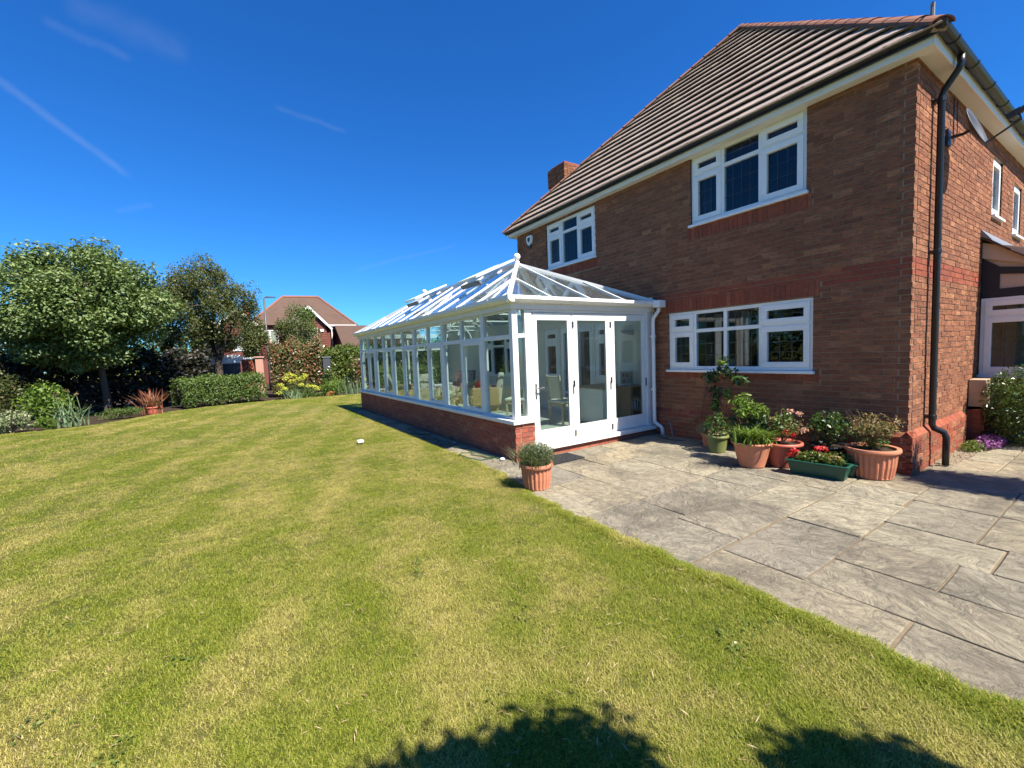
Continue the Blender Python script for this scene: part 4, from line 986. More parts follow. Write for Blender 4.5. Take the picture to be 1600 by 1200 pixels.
armchair(4.75, 11.2, -1.0, 'floral_cloth', 'big pale floral armchair in the middle of the conservatory')
armchair(5.9, 12.2, 3.6, 'floral_cloth', 'pale floral armchair facing back from the far right')
armchair(4.4, 13.2, -.4, 'wicker', 'wicker armchair near the far end of the conservatory', 'cream_cloth')
armchair(5.55, 9.9, 2.6, 'wicker', 'wicker armchair holding a red cushion')
MB().sphere((5.42, 9.82, FZ+.66), .2, 14, 8, .75).build('cushion', 'petal_red', smooth=True); setp(bpy.data.objects['cushion'], 'round red cushion lying on a wicker armchair', 'cushion')
def toy_chair():
    t = thing('toy_chair', 'small bright green plastic chair with a scalloped back', 'toy chair', (6.1, 9.0, FZ), -2.1)
    MB().box(-.15, .15, -.15, .15, .24, .275).build('seat', 'green_plastic', t, local=True, bevel=.01)
    m = MB(); m.box(-.16, -.135, -.15, .15, .275, .50)
    for i in range(4): m.tube([(-.16, -.112+.075*i, .50), (-.135, -.112+.075*i, .50)], .036, 10)
    m.build('backrest', 'green_plastic', t, local=True)
    for a in (-.12, .12):
        for b in (-.12, .12): MB().bar((a*1.15, b*1.15, 0), (a, b, .24), .03, .03).build('leg', 'oak', t, local=True)
toy_chair()
def coffee_table():
    t = thing('coffee_table', 'low oak coffee table between the armchairs', 'table', (4.6, 9.8, FZ))
    MB().box(-.3, .3, -.45, .45, .40, .44).build('top', 'oak', t, local=True, bevel=.006)
    for a in (-.25, .25):
        for b in (-.4, .4): MB().bar((a, b, 0), (a, b, .40), .05, .05).build('leg', 'oak', t, local=True)
coffee_table()
t_ = thing('pendant_light', 'white ceiling fan light hanging under the glass roof', 'light', (5.1, 8.3, 2.6))
MB().tube([(5.1, 8.3, 3.45), (5.1, 8.3, 2.75)], .012, 8).build('rod', 'white_paint', t_)
MB().sphere((5.1, 8.3, 2.66), .10, 14, 8).build('globe', 'white_paint', t_, smooth=True)
for i in range(4):
    a = i*math.pi/2+.4; MB().bar((5.1+.09*math.cos(a), 8.3+.09*math.sin(a), 2.78), (5.1+.55*math.cos(a), 8.3+.55*math.sin(a), 2.78), .11, .008).build('blade', 'pale_wood', t_)
t_ = thing('wall_lamp', 'shallow bowl wall lamp on the cream wall', 'lamp', (6.75, 5.95, 1.98))
MB().lathe([(.001, -.05), (.06, -.04), (.12, .0), (.13, .02), (.12, .02), (.001, -.03)], 18, (6.63, 5.95, 2.0)).build('bowl', 'lead', t_, smooth=True); MB().box(6.70, 6.767, 5.92, 5.98, 1.94, 2.02).build('wall_plate', 'lead', t_)
# ------------------------------------------------------------------ pots and patio things
def foliage(parent, mat, n, c, r, size, up=.4, aspect=.5, shell=.4, name='foliage', lumps=0, zmin=None):
    if lumps:
        lc, _ = ball_pts(lumps, c, np.array(r)*.72, .1); per = n//lumps; P = []; O = []
        for q in lc:
            p, v = ball_pts(per, q, np.array(r)*rng.uniform(.28, .5), .2); P.append(p); O.append(v)
        P, O = np.concatenate(P), np.concatenate(O)
    else: P, O = ball_pts(n, c, r, shell)
    if zmin is not None: k = P[:, 2] > zmin; P, O = P[k], O[k]
    return fast_mesh(name, leaf_polys(P, size, up, aspect, O), 4, mat, parent)
def stems(parent, c, tips, r=.006, mat='twig', name='stem', n=5):
    m = MB()
    for t in tips:
        mid = [(c[i]+t[i])/2+rnd.uniform(-.03, .03) for i in range(3)]; m.tube([c, mid, t], [r, r*.8, r*.4], n, False)
    return m.build(name, mat, parent)
def pot(t, mat, r0, r1, h, rim=.02, ribs=0, rh=.05):
    """r0 base radius, r1 top radius; hollow, with a rolled rim and soil"""
    x, y, z = ORG[t.name]; z += .013; N = ribs*4 if ribs else 36; hb = h-rh
    rr = lambda q: r0+(r1-r0)*q
    prof = [(.001, 0), (r0*.94, 0), (r0, .012), (r0*1.0+.001, .02), (rr(.5), hb*.5), (rr(hb/h)-.004, hb-.012), (rr(hb/h)+.0, hb), (r1+rim, hb+.008), (r1+rim+.004, hb+rh*.5), (r1+rim, h-.004), (r1+rim-.012, h), (r1-.02, h-.006), (r1-.03, h-.05)]
    MB().lathe(prof, N, (x, y, z), ribs, .006, (3, 4, 5)).build('pot', mat, t, smooth=not ribs)
    MB().lathe([(r1-.028, h-.035), (r1*.5, h-.02), (.001, h-.015)], 20, (x, y, z)).build('soil', 'soil', t)
    return z+h
t = thing('potted_lavender', 'ribbed terracotta pot with clipped lavender by the doors', 'potted plant', (3.02, 4.20, 0)); z = pot(t, 'terracotta', .155, .19, .31, .016, 22)
b = np.stack([rng.normal(3.02, .085, 700), rng.normal(4.20, .085, 700), np.full(700, z-.03)], 1); rr_ = np.hypot(b[:, 0]-3.02, b[:, 1]-4.2)
az_ = np.arctan2(b[:, 1]-4.2, b[:, 0]-3.02)+rng.normal(0, .5, 700)
fast_mesh('foliage', blade_polys(b, rng.uniform(.16, .27, 700), .1+rr_*3.0, .009, 3, az_, .6), 4, 'leaf_lavender', t)
P_ = np.concatenate([ball_pts(2600, (3.02, 4.20, z+.10), (.235, .235, .155), .55)[0]]); fast_mesh('foliage', leaf_polys(P_, .034, .8, .25), 4, 'leaf_lavender', t)

t = thing('potted_climber', 'olive green pot with a tall thin climber against the wall', 'potted plant', (6.20, 3.80, 0)); z = pot(t, 'pot_olive', .115, .15, .27, .012)
foliage(t, 'leaf_glossy', 500, (6.2, 3.8, z+.14), (.2, .2, .2), .055, .5); foliage(t, 'petal_peach', 60, (6.18, 3.78, z+.06), (.2, .2, .07), .03, name='flower')
path1 = [(6.22, 3.8, z-.05), (6.3, 3.84, z+.3), (6.4, 3.85, z+.6), (6.42, 3.8, z+.9), (6.40, 3.75, z+1.05)]; path2 = [(6.2, 3.82, z-.05), (6.32, 3.95, z+.35), (6.45, 4.05, z+.7), (6.45, 4.0, z+1.0)]
MB().tube(path1, [.009, .008, .006, .005, .003], 6).tube(path2, [.008, .007, .005, .003], 6).build('stem', 'twig', t)
for c_, r_, k_ in (((6.42, 3.80, z+.95), (.13, .2, .10), 120), ((6.42, 4.05, z+.86), (.1, .14, .1), 80), ((6.40, 3.55, z+.84), (.1, .12, .08), 70), ((6.42, 3.95, z+.62), (.09, .1, .14), 90), ((6.38, 3.8, z+1.12), (.08, .1, .08), 50), ((6.38, 3.93, z+.4), (.08, .09, .12), 60), ((6.36, 3.72, z+.62), (.05, .06, .09), 25)):
    P, O = ball_pts(k_, c_, r_, .1); fast_mesh('leaf_cluster', leaf_polys(P, .095, .3, .42, O, .8), 4, 'leaf_glossy' if k_ > 60 else 'leaf_bright', t)
t = thing('small_potted_flower', 'small terracotta pot with pale flowers behind the olive pot', 'potted plant', (6.50, 4.12, 0)); z = pot(t, 'terracotta', .09, .12, .22, .01)
foliage(t, 'leaf_variegated', 220, (6.46, 4.16, z+.08), (.17, .17, .12), .05); foliage(t, 'petal_peach', 60, (6.46, 4.1, z+.15), (.13, .13, .06), .03, name='flower')

t = thing('potted_shrub', 'smooth terracotta pot with a lush two tiered green shrub', 'potted plant', (5.80, 3.06, 0)); z = pot(t, 'terracotta', .155, .235, .34, .012, rh=.035)
foliage(t, 'leaf_bright', 900, (5.95, 3.2, z+.42), (.22, .26, .2), .06, .6, .4, lumps=16); foliage(t, 'leaf_glossy', 1000, (5.92, 3.18, z+.24), (.27, .30, .17), .06, .4, .42, lumps=12)
b = np.stack([rng.normal(5.78, .09, 420), rng.normal(3.04, .09, 420), np.full(420, z-.02)], 1)
fast_mesh('foliage', blade_polys(b, rng.uniform(.16, .28, 420), rng.uniform(.4, 1.5, 420), .024, 3), 4, 'leaf_bright', t)
stems(t, (5.85, 3.1, z-.03), [(5.95+rnd.uniform(-.15, .15), 3.2+rnd.uniform(-.2, .2), z+rnd.uniform(.2, .5)) for _ in range(9)])
t = thing('potted_rose', 'smooth red pot with a rose in peach and red bloom', 'potted plant', (6.10, 2.82, 0)); z = pot(t, 'terracotta_red', .15, .225, .33, .018)
foliage(t, 'leaf_shrub', 520, (6.14, 2.80, z+.22), (.24, .24, .2), .045, .5, .5, lumps=14); foliage(t, 'leaf_rust', 160, (6.12, 2.7, z+.24), (.22, .22, .17), .04, .5, .5, lumps=9)
stems(t, (6.1, 2.82, z-.03), [(6.12+rnd.uniform(-.2, .2), 2.8+rnd.uniform(-.2, .2), z+rnd.uniform(.15, .4)) for _ in range(10)])
for c_, mt in (((6.0, 2.72, z+.14), 'petal_red'), ((6.04, 2.66, z+.12), 'petal_red'), ((6.06, 3.05, z+.22), 'petal_red'), ((6.1, 2.72, z+.42), 'petal_peach'), ((6.12, 2.62, z+.38), 'petal_peach'), ((6.05, 2.92, z+.3), 'petal_peach'), ((6.02, 2.52, z+.2), 'petal_peach')): P, O = ball_pts(26, c_, (.04, .04, .03), .3); fast_mesh('flower', leaf_polys(P, .04, .3, .9, O), 4, mt, t)
MB().bar((6.0, 2.95, z+.02), (5.98, 2.98, z+.36), .012, .004).build('plant_label', 'white_paint', t)
t = thing('dark_shrub_pot', 'black pot with a dark glossy shrub behind the green trough', 'potted plant', (6.48, 2.42, 0)); z = pot(t, 'black_pot', .17, .21, .30, .012)
foliage(t, 'leaf_glossy', 1100, (6.46, 2.42, z+.22), (.24, .3, .24), .05, .5, .5, lumps=18); stems(t, (6.48, 2.42, z-.03), [(6.45+rnd.uniform(-.2, .15), 2.42+rnd.uniform(-.25, .25), z+rnd.uniform(.2, .5)) for _ in range(10)])
def trough():
    t = thing('planter_trough', 'dark green plastic trough of red geraniums', 'planter', (5.95, 2.32, 0), .1)
    def tray(y0, y1, x0, x1, h, nm):
        m = MB(); o = .04
        b = [(x0+o, y0+o), (x1-o, y0+o), (x1-o, y1-o), (x0+o, y1-o)]; a = [(x0, y0), (x1, y0), (x1, y1), (x0, y1)]; a2 = [(x0+.018, y0+.018), (x1-.018, y0+.018), (x1-.018, y1-.018), (x0+.018, y1-.018)]; l = [(x0-.016, y0-.016), (x1+.016, y0-.016), (x1+.016, y1+.016), (x0-.016, y1+.016)]
        R_ = [[(p[0], p[1], .013) for p in b], [(p[0], p[1], h-.02) for p in a], [(p[0], p[1], h-.02) for p in l], [(p[0], p[1], h) for p in l], [(p[0], p[1], h) for p in a2], [(p[0], p[1], h-.05) for p in a2]]
        vs = [v for r_ in R_ for v in r_]; fs = [(0, 3, 2, 1)]+[(4*i+k, 4*i+(k+1) % 4, 4*i+4+(k+1) % 4, 4*i+4+k) for i in range(5) for k in range(4)]
        m.add(vs, fs); m.build(nm, 'plastic_green', t, local=True, bevel=.008)
        MB().box(x0+.02, x1-.02, y0+.02, y1-.02, h-.06, h-.045).build('soil', 'soil', t, local=True)
    tray(-.31, .31, -.15, .06, .20, 'trough'); tray(-.34, .05, .085, .26, .19, 'trough')
    def put(c, n, r, size, mat, nm): P, O = ball_pts(n, c, r, .2); fast_mesh(nm, leaf_polys(P, size, .7, .8, O), 4, mat, t, org=(0, 0, 0))
    put((-.05, .02, .23), 520, (.10, .29, .085), .042, 'leaf_laurel', 'foliage'); put((-.05, -.06, .26), 160, (.09, .2, .06), .04, 'leaf_rust', 'foliage'); put((.17, -.15, .22), 260, (.09, .16, .08), .038, 'leaf_laurel', 'foliage')
    for c in ((-.06, .25, .30), (-.09, .28, .25), (0.03, .02, .33), (.04, -.03, .34)): put(c, 60, (.045, .05, .035), .034, 'petal_red', 'flower')
trough()
t = thing('potted_nandina', 'large ribbed terracotta pot with a bronze leaved bush at the corner', 'potted plant', (6.36, 1.93, 0)); z = pot(t, 'terracotta', .20, .245, .36, .022, 26)
foliage(t, 'leaf_shrub', 900, (6.38, 1.93, z+.13), (.26, .26, .17), .038, .5, .45, lumps=16); foliage(t, 'leaf_rust', 1300, (6.36, 1.93, z+.25), (.30, .32, .17), .036, .5, .4, lumps=26)
stems(t, (6.36, 1.93, z-.03), [(6.36+rnd.uniform(-.27, .27), 1.93+rnd.uniform(-.28, .28), z+rnd.uniform(.2, .44)) for _ in range(26)], .004)
# hose reel stub and pipes low on the wall
t = thing('garden_pipe', 'thin brown pipe and cable curling from the wall behind the olive pot', 'pipe', (6.7, 4.7, 0)); MB().tube([(6.78, 4.35, .95), (6.72, 4.36, .75), (6.70, 4.4, .45), (6.62, 4.62, .28), (6.55, 4.85, .12), (6.5, 4.95, .03)], .012, 8).build('pipe', 'twig', t, smooth=True)
MB().tube([(6.73, 5.05, .30), (6.45, 4.78, .06)], .012, 8).build('stake', 'lead', t); MB().tube([(6.6, 5.2, .025), (6.45, 5.05, .022), (6.4, 4.8, .022), (6.5, 4.6, .022)], .007, 6).build('cable', 'black_plastic', t)
def mat_():
    t = thing('door_mat', 'black rubber grid mat outside the folding doors', 'mat', (4.10, 5.06, .014))
    m = MB(); x0, x1, y0, y1 = 3.82, 4.42, 4.88, 5.27
    for i in range(13): x = x0+(x1-x0)*i/12; m.box(x-.008, x+.008, y0, y1, .014, .032)
    for i in range(9): y = y0+(y1-y0)*i/8; m.box(x0-.008, x1+.008, y-.0075, y+.0075, .0145, .0325)
    m.build('grid', 'rubber', t)
mat_()
def hose():
    t = thing('garden_hose', 'thin green hose lying in loops along the conservatory path', 'hose', (3.3, 6.3, 0)); pts = []
    for i in range(34): y = 9.6-.115*i; pts.append((3.28+.06*math.sin(i*.8)+.03*math.sin(i*2.1), y, .024))
    pts += [(3.1, 5.85, .03), (3.0, 6.05, .05), (3.02, 6.35, .04), (3.14, 6.5, .025), (3.3, 6.3, .03), (3.38, 5.9, .025), (3.42, 5.6, .022)]
    MB().tube(pts, .0085, 7).build('hose', 'hose_green', t, smooth=True)
    p2 = [(3.2+.1*math.sin(i*.9), 9.4-.1*i, .024+.02*(i % 3 == 0)) for i in range(22)]; MB().tube(p2, .006, 6).build('cable', 'black_plastic', t)
hose()
o = MB().box(1.93, 2.05, 8.6, 8.70, .03, .09).build('white_block', 'upvc', bevel=.02); setp(o, 'small white plastic block lying on the lawn', 'block')
o = MB().sphere((3.40, 5.62, .035), .04, 12, 7, .6).build('white_pebble', 'upvc', smooth=True); setp(o, 'white pebble at the near foot of the conservatory wall', 'pebble')
o = MB().sphere((3.36, 7.25, .04), .045, 12, 7, .7).build('grey_pebble', 'lead', smooth=True); setp(o, 'pale grey pebble in the shade among the hose loops', 'pebble')

# fallen leaves on the lawn, each one lying alone
for lab, x, y in (('dry curled leaf on the lawn near the patio edge', 2.3, 1.3), ('small brown leaf on the grass just above the big tree shadow', 1.22, 1.66), ('lone dry leaf in the middle of the lawn', .45, 2.6), ('dead leaf on the left foreground grass', -1.1, 2.6), ('brown leaf lying between the two tree shadows', 1.72, 1.12)):
    P = leaf_polys(np.array([[x, y, .055]]), .055, 3, .5); o = fast_mesh('fallen_leaf', P, 4, 'dead_leaf', org=(x, y, .04))
    o.modifiers.new('s', 'SOLIDIFY').thickness = .002; setp(o, lab, 'leaf', 'fallen leaves on the lawn')

# ------------------------------------------------------------------ planting by the porch
def bush(name, label, cat, c, r, mat, n, size, lumps=20, up=.5, aspect=.5, group=None, stem=True, core=None, shell=.25):
    t = thing(name, label, cat, (c[0], c[1], 0), 0, group)
    foliage(t, mat, n, c, r, size, up, aspect, shell, lumps=lumps, zmin=.02)
    if stem: stems(t, (c[0], c[1], -.02), [(c[0]+rnd.uniform(-.6, .6)*r[0], c[1]+rnd.uniform(-.6, .6)*r[1], c[2]+rnd.uniform(0, .6)*r[2]) for _ in range(10)], .018, 'bark', 'stem')
    return t
t = bush('hebe_bush', 'dense dark green bush under the porch window', 'bush', (9.55, 1.12, .62), (.42, .46, .58), 'leaf_shrub', 5200, .05, 40, .3, .3)
P_, O_ = ball_pts(3200, (9.55, 1.12, .62), (.43, .48, .6), .82); fast_mesh('foliage', leaf_polys(P_, .055, .2, .28, O_), 4, 'leaf_glossy', t)
t = thing('aubrieta', 'low cushion of purple flowers by the porch wall', 'flowers', (9.2, 1.48, 0)); P, O = ball_pts(900, (8.85, 1.52, .05), (.34, .12, .09), .3); fast_mesh('foliage', leaf_polys(P[P[:, 2] > 0], .035, .7), 4, 'leaf_laurel', t)
P, O = ball_pts(900, (9.25, 1.42, .08), (.42, .16, .10), .6); fast_mesh('flower', leaf_polys(P[P[:, 2] > 0.02], .03, .9, .9), 4, 'petal_purple', t)
# ------------------------------------------------------------------ trees, shrubs and hedges of the garden
def tree(name, label, base, trunk_r, fork, crown_c, crown_r, mat, n, size, lumps, lump_r=(.25, .42), bark='bark', up=.5, aspect=.55, lean=(0, 0), shell=.35, group=None, flat=1.0):
    t = thing(name, label, 'tree', base, 0, group); x, y, z = base
    lc, _ = ball_pts(lumps, crown_c, np.array(crown_r)*.80, shell)
    m = MB(); top = Vector((x+lean[0], y+lean[1], fork))
    m.tube([(x, y, -.05), (x+lean[0]*.3, y+lean[1]*.3, fork*.4), (x+lean[0]*.7, y+lean[1]*.7, fork*.8), top], [trunk_r*1.25, trunk_r, trunk_r*.85, trunk_r*.75], 10, False)
    lead = Vector(crown_c)+Vector((0, 0, crown_r[2]*.6)); mids = []
    for k in range(7):
        a = k*2.4; e = Vector(crown_c)+Vector((math.cos(a)*crown_r[0]*.45, math.sin(a)*crown_r[1]*.45, rnd.uniform(-.3, .5)*crown_r[2]))
        mid = top.lerp(e, .5)+Vector((0, 0, .1)); m.tube([top-Vector((0, 0, .15)), mid, e], [trunk_r*.5, trunk_r*.36, trunk_r*.22], 7, False); mids += [mid, e]
    m.tube([top-Vector((0, 0, .2)), top.lerp(lead, .5), lead], [trunk_r*.7, trunk_r*.4, trunk_r*.12], 8, False); mids += [top.lerp(lead, .5), lead]
    for q in lc:
        q = Vector(q); p = min(mids, key=lambda s: (s-q).length); mm = p.lerp(q, .55)+Vector((0, 0, .12)); m.tube([p, mm, q], [trunk_r*.16, trunk_r*.11, trunk_r*.05], 5, False)
    m.build('trunk', bark, t, smooth=True)
    P = []; O = []; per = max(4, n//lumps)
    for q in lc:
        k = rng.uniform(*lump_r)*np.array(crown_r); k[2] *= flat
        p, v = ball_pts(per, q, k, .25); P.append(p+rng.normal(0, size*.5, p.shape)); O.append(v)
    P, O = np.concatenate(P), np.concatenate(O)
    fast_mesh('crown', leaf_polys(P, size, up, aspect, O), 4, mat, t)
    return t
tree('pale_tree', 'broad tree with pale silvery green leaves at the left edge', (-4.0, 21.6, 0), .11, 1.9, (-4.35, 21.5, 3.95), (2.85, 2.3, 2.65), 'leaf_pale', 66000, .125, 150, (.15, .28), 'bark', .9, .6, (-.1, 0), .3, flat=.7)
tree('olive_tree', 'loose twiggy tree with olive and bronze leaves', (-.62, 26.0, 0), .19, 1.9, (-.75, 26.0, 4.5), (2.4, 2.0, 2.95), 'leaf_olive', 36000, .105, 170, (.11, .22), 'bark', .4, .55, (.05, 0), .25)
tree('slender_tree', 'slender open grey green tree before the neighbouring gable', (3.55, 29.0, 0), .07, 1.5, (3.35, 29.0, 3.2), (1.5, 1.1, 1.7), 'leaf_olive', 8000, .11, 60, (.12, .26), 'bark_pale', .4, .5)
tree('ivy_tree', 'small dense green tree in front of the far red roof', (4.1, 32.0, 0), .1, 2.6, (4.05, 32.0, 4.2), (1.15, .9, 1.5), 'leaf_shrub', 7000, .12, 30, (.25, .42), 'bark', .5)
tree('screen_tree', 'leafy green tree screening the brick gable', (1.15, 29.5, 0), .09, 1.2, (1.0, 29.3, 2.9), (1.0, .9, 1.6), 'leaf_olive', 8000, .12, 44, (.2, .34), 'bark', .5)
tree('left_tree', 'dark olive tree filling the gap behind the pale tree', (-9.5, 23.5, 0), .16, 1.8, (-8.4, 23.8, 3.2), (2.4, 1.8, 2.0), 'leaf_olive', 7000, .15, 50, (.2, .35), 'bark', .5)
tree('brown_tree', 'brownish tree crown between the pale tree and the twiggy one', (-2.6, 27.5, 0), .13, 2.0, (-2.9, 27.5, 4.1), (1.5, 1.3, 1.9), 'leaf_olive', 5000, .12, 40, (.18, .3), 'bark', .4)
# trees behind the camera and beyond the right edge, known from their shadows on the lawn and the patio
rng = np.random.default_rng(21)
t = tree('shade_tree', 'round headed garden tree standing behind the viewpoint', (1.7, -2.3, 0), .07, 1.9, (1.08, -1.36, 3.2), (.86, .74, .6), 'leaf_shrub', 24000, .09, 120, (.26, .36), 'bark', .5)
tree('second_shade_tree', 'smaller round headed tree standing behind the viewpoint on the right', (2.7, -2.6, 0), .06, 1.8, (2.26, -1.84, 3.1), (.36, .36, .34), 'leaf_shrub', 7000, .09, 60, (.3, .42), 'bark', .5)
tree('slim_tree', 'slim round headed tree beyond the right edge of the patio', (7.6, -1.95, 0), .05, 2.6, (7.42, -1.72, 4.0), (.46, .5, .6), 'leaf_shrub', 4500, .10, 26, (.32, .5), 'bark', .5)

def hedge(name, label, pts, width, h, mat, n, size, core=True, cat='hedge', wob=.18, up=.4):
    """hedge along a polyline: a rough dense mass of leaves round a woody core"""
    t = thing(name, label, cat, (pts[0][0], pts[0][1], 0)); seg = []; tot = 0
    for a, b in zip(pts, pts[1:]): L = math.hypot(b[0]-a[0], b[1]-a[1]); seg.append((a, b, L)); tot += L
    P = []; O = []; m = MB()
    for a, b, L in seg:
        k = int(n*L/tot); u = rng.uniform(0, 1, k); dx, dy = (b[0]-a[0])/L, (b[1]-a[1])/L; nx, ny = -dy, dx
        th = rng.uniform(-.15, math.pi+.15, k); sup = 1/np.maximum(np.abs(np.cos(th)), np.abs(np.sin(th))); sup = 1+(sup-1)*.55
        q = sup*(rng.uniform(.6, 1.0, k))
        bump = 1+wob*np.sin(u*L*3.1+1)*np.cos(u*L*1.3+th)+rng.normal(0, .05, k)
        w_ = np.cos(th)*q*width/2*bump; z_ = h*.25+np.sin(th)*q*h*.75*bump; low = rng.uniform(0, 1, k) < .3; z_ = np.where(low & (np.sin(th) < .6), rng.uniform(.05, h*.5, k), z_)
        P.append(np.stack([a[0]+dx*L*u+nx*w_, a[1]+dy*L*u+ny*w_, np.maximum(z_, .05)], 1)); O.append(np.stack([nx*np.cos(th), ny*np.cos(th), np.sin(th)], 1))
        if core:
            for s in range(max(2, int(L/.35))):
                c = (a[0]+dx*(s+.5)*L/max(2, int(L/.35)), a[1]+dy*(s+.5)*L/max(2, int(L/.35))); 
                for j in range(3): m.tube([(c[0], c[1], 0), (c[0]+rnd.uniform(-.2, .2), c[1]+rnd.uniform(-.2, .2), h*.5), (c[0]+rnd.uniform(-.35, .35), c[1]+rnd.uniform(-.3, .3), h*.85)], [.03, .02, .008], 5, False)
    P, O = np.concatenate(P), np.concatenate(O)
    fast_mesh('foliage', leaf_polys(P, size, up, .55, O), 4, mat, t)
    if core: m.build('stem', 'bark', t)
    return t
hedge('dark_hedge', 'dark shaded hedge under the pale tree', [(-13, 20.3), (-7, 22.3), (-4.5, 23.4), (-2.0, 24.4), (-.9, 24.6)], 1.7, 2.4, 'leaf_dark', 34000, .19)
hedge('mound_hedge', 'low dense rounded green hedge along the lawn', [(-1.95, 21.6), (-.5, 22.2), (1.05, 22.6)], 1.35, 1.22, 'leaf_shrub', 15000, .085, wob=.09, up=.6)
hedge('photinia', 'red tipped photinia bush at the back of the bed', [(1.55, 24.2), (2.7, 24.1), (3.85, 24.0)], 1.7, 2.6, 'leaf_photinia', 19000, .13, cat='bush')
hedge('laurel_hedge', 'tall light green laurel hedge beside the conservatory', [(3.95, 24.0), (5.4, 23.6), (9.5, 23.2), (13, 23)], 1.4, 2.35, 'leaf_laurel', 42000, .13, wob=.06)
t = bush('bronze_shrub', 'bronze leaved shrub at the hedge end beside the conservatory', 'bush', (5.35, 22.3, 1.1), (.5, .5, 1.0), 'leaf_photinia', 1800, .11, 18)
def euphorbia():
    t = thing('euphorbia', 'bright yellow green euphorbia clump in the flower bed', 'plant', (2.3, 22.5, 0))
    heads = [(1.75, 22.2, .62), (2.0, 22.4, .92), (2.25, 22.3, .78), (2.35, 22.6, 1.02), (2.55, 22.4, .86), (2.75, 22.5, .9), (1.9, 22.15, .45), (2.6, 22.2, .58), (2.95, 22.2, .5), (3.15, 22.3, .45), (2.15, 22.6, 1.08), (2.85, 22.6, 1.0), (1.7, 22.1, .28), (3.3, 22.2, .36)]
    for h in heads: P, O = ball_pts(120, h, (.15, .15, .1), .6); fast_mesh('flower_head', leaf_polys(P, .07, .9, .8, O), 4, 'leaf_euphorbia', t)
    P, O = ball_pts(1200, (2.4, 22.5, .35), (.85, .35, .4), .2); fast_mesh('foliage', leaf_polys(P[P[:, 2] > 0], .09, .3, .35), 4, 'leaf_shrub', t)
euphorbia()
def strap(name, label, cat, x, y, n, h, w, mat, spread=.12, lean=(.15, .9)):
    t = thing(name, label, cat, (x, y, 0)); b = np.stack([rng.normal(x, spread, n), rng.normal(y, spread, n), np.full(n, .0)], 1)
    fast_mesh('leaf_blade', blade_polys(b, rng.uniform(.55, 1.0, n)*h, rng.uniform(*lean, n), w, 4), 4, mat, t); return t
strap('iris', 'grey green iris fan in front of the euphorbia', 'plant', 2.25, 21.85, 60, .62, .045, 'leaf_iris', .2)
t = strap('iris', 'grey green iris fan with spent flower stalks at the left', 'plant', -4.15, 18.05, 46, .80, .05, 'leaf_iris', .13, (.2, 1.1))
for q in ((-4.5, 18.1, 1.0), (-4.25, 18.15, 1.08), (-4.05, 18.1, .98), (-4.4, 18.05, .85)):
    MB().tube([(q[0]+.12, q[1], 0), (q[0]+.05, q[1], q[2]*.6), q], .01, 5).build('stalk', 'leaf_iris', t); P, O = ball_pts(16, q, (.06, .06, .07), .3); fast_mesh('flower', leaf_polys(P, .06, .2, .7), 4, 'leaf_rust', t)
strap('red_phormium', 'red bronze strap leaved plant at the lawn edge', 'plant', -2.52, 19.95, 110, 1.0, .045, 'leaf_bronze', .13, (.05, .8))
def cabbage():
    t = thing('red_pot', 'squat red terracotta pot under the bronze strap leaves', 'pot', (-2.52, 19.82, 0)); pot(t, 'terracotta_red', .13, .17, .26, .012)
cabbage()
t = bush('juniper', 'low spreading green juniper at the lawn edge', 'shrub', (-3.25, 19.35, .18), (.75, .4, .22), 'leaf_shrub', 2200, .07, 16, .8, .3, stem=False)
bush('variegated_shrub', 'small cream variegated shrub at the far left', 'shrub', (-5.35, 17.75, .32), (.55, .4, .36), 'leaf_variegated', 1600, .07, 16, .5)
bush('bright_shrub', 'fresh green leafy shrub in the left bed', 'shrub', (-5.0, 19.0, .75), (.75, .6, .7), 'leaf_bright', 2400, .10, 22, .7)
bush('speckled_bush', 'tall speckled dark bush at the left edge', 'bush', (-6.4, 19.6, 1.0), (.9, .8, 1.1), 'leaf_olive', 3600, .10, 26, .5)
bush('day_lily', 'low tuft of fresh green leaves between iris and shrub', 'plant', (-4.75, 17.85, .15), (.4, .25, .25), 'leaf_bright', 700, .09, 9, .4, .3, stem=False)
bush('geranium_clump', 'green leafy clump before the laurel hedge', 'plant', (3.95, 22.0, .35), (.6, .4, .42), 'leaf_bright', 1500, .08, 16, .6)
bush('low_sedum', 'low dark green clump beside the iris fan', 'plant', (3.0, 21.85, .18), (.55, .3, .26), 'leaf_shrub', 900, .07, 12, .6, stem=False)
bush('orange_flower_clump', 'small clump of orange flowers by the lawn', 'flowers', (3.75, 21.55, .1), (.28, .16, .16), 'petal_orange', 300, .05, 8, .6, stem=False)
strap('tall_grass_clump', 'thin upright grassy stems beside the conservatory', 'plant', 4.75, 21.9, 90, .95, .02, 'leaf_iris', .35, (.05, .4))
bush('leafy_shrub', 'leafy green shrub in front of the grey planter', 'shrub', (4.05, 22.7, .68), (.5, .35, .75), 'leaf_laurel', 1900, .10, 16, .6)
t = thing('grey_planter', 'dark grey square planter half hidden in the hedge', 'planter', (3.95, 23.15, 0)); MB().box(3.76, 4.12, 23.05, 23.4, 0, 1.82).build('body', 'slate_grey', t, bevel=.02); MB().box(3.73, 4.15, 23.02, 23.43, 1.82, 1.86).build('rim', 'lead', t)

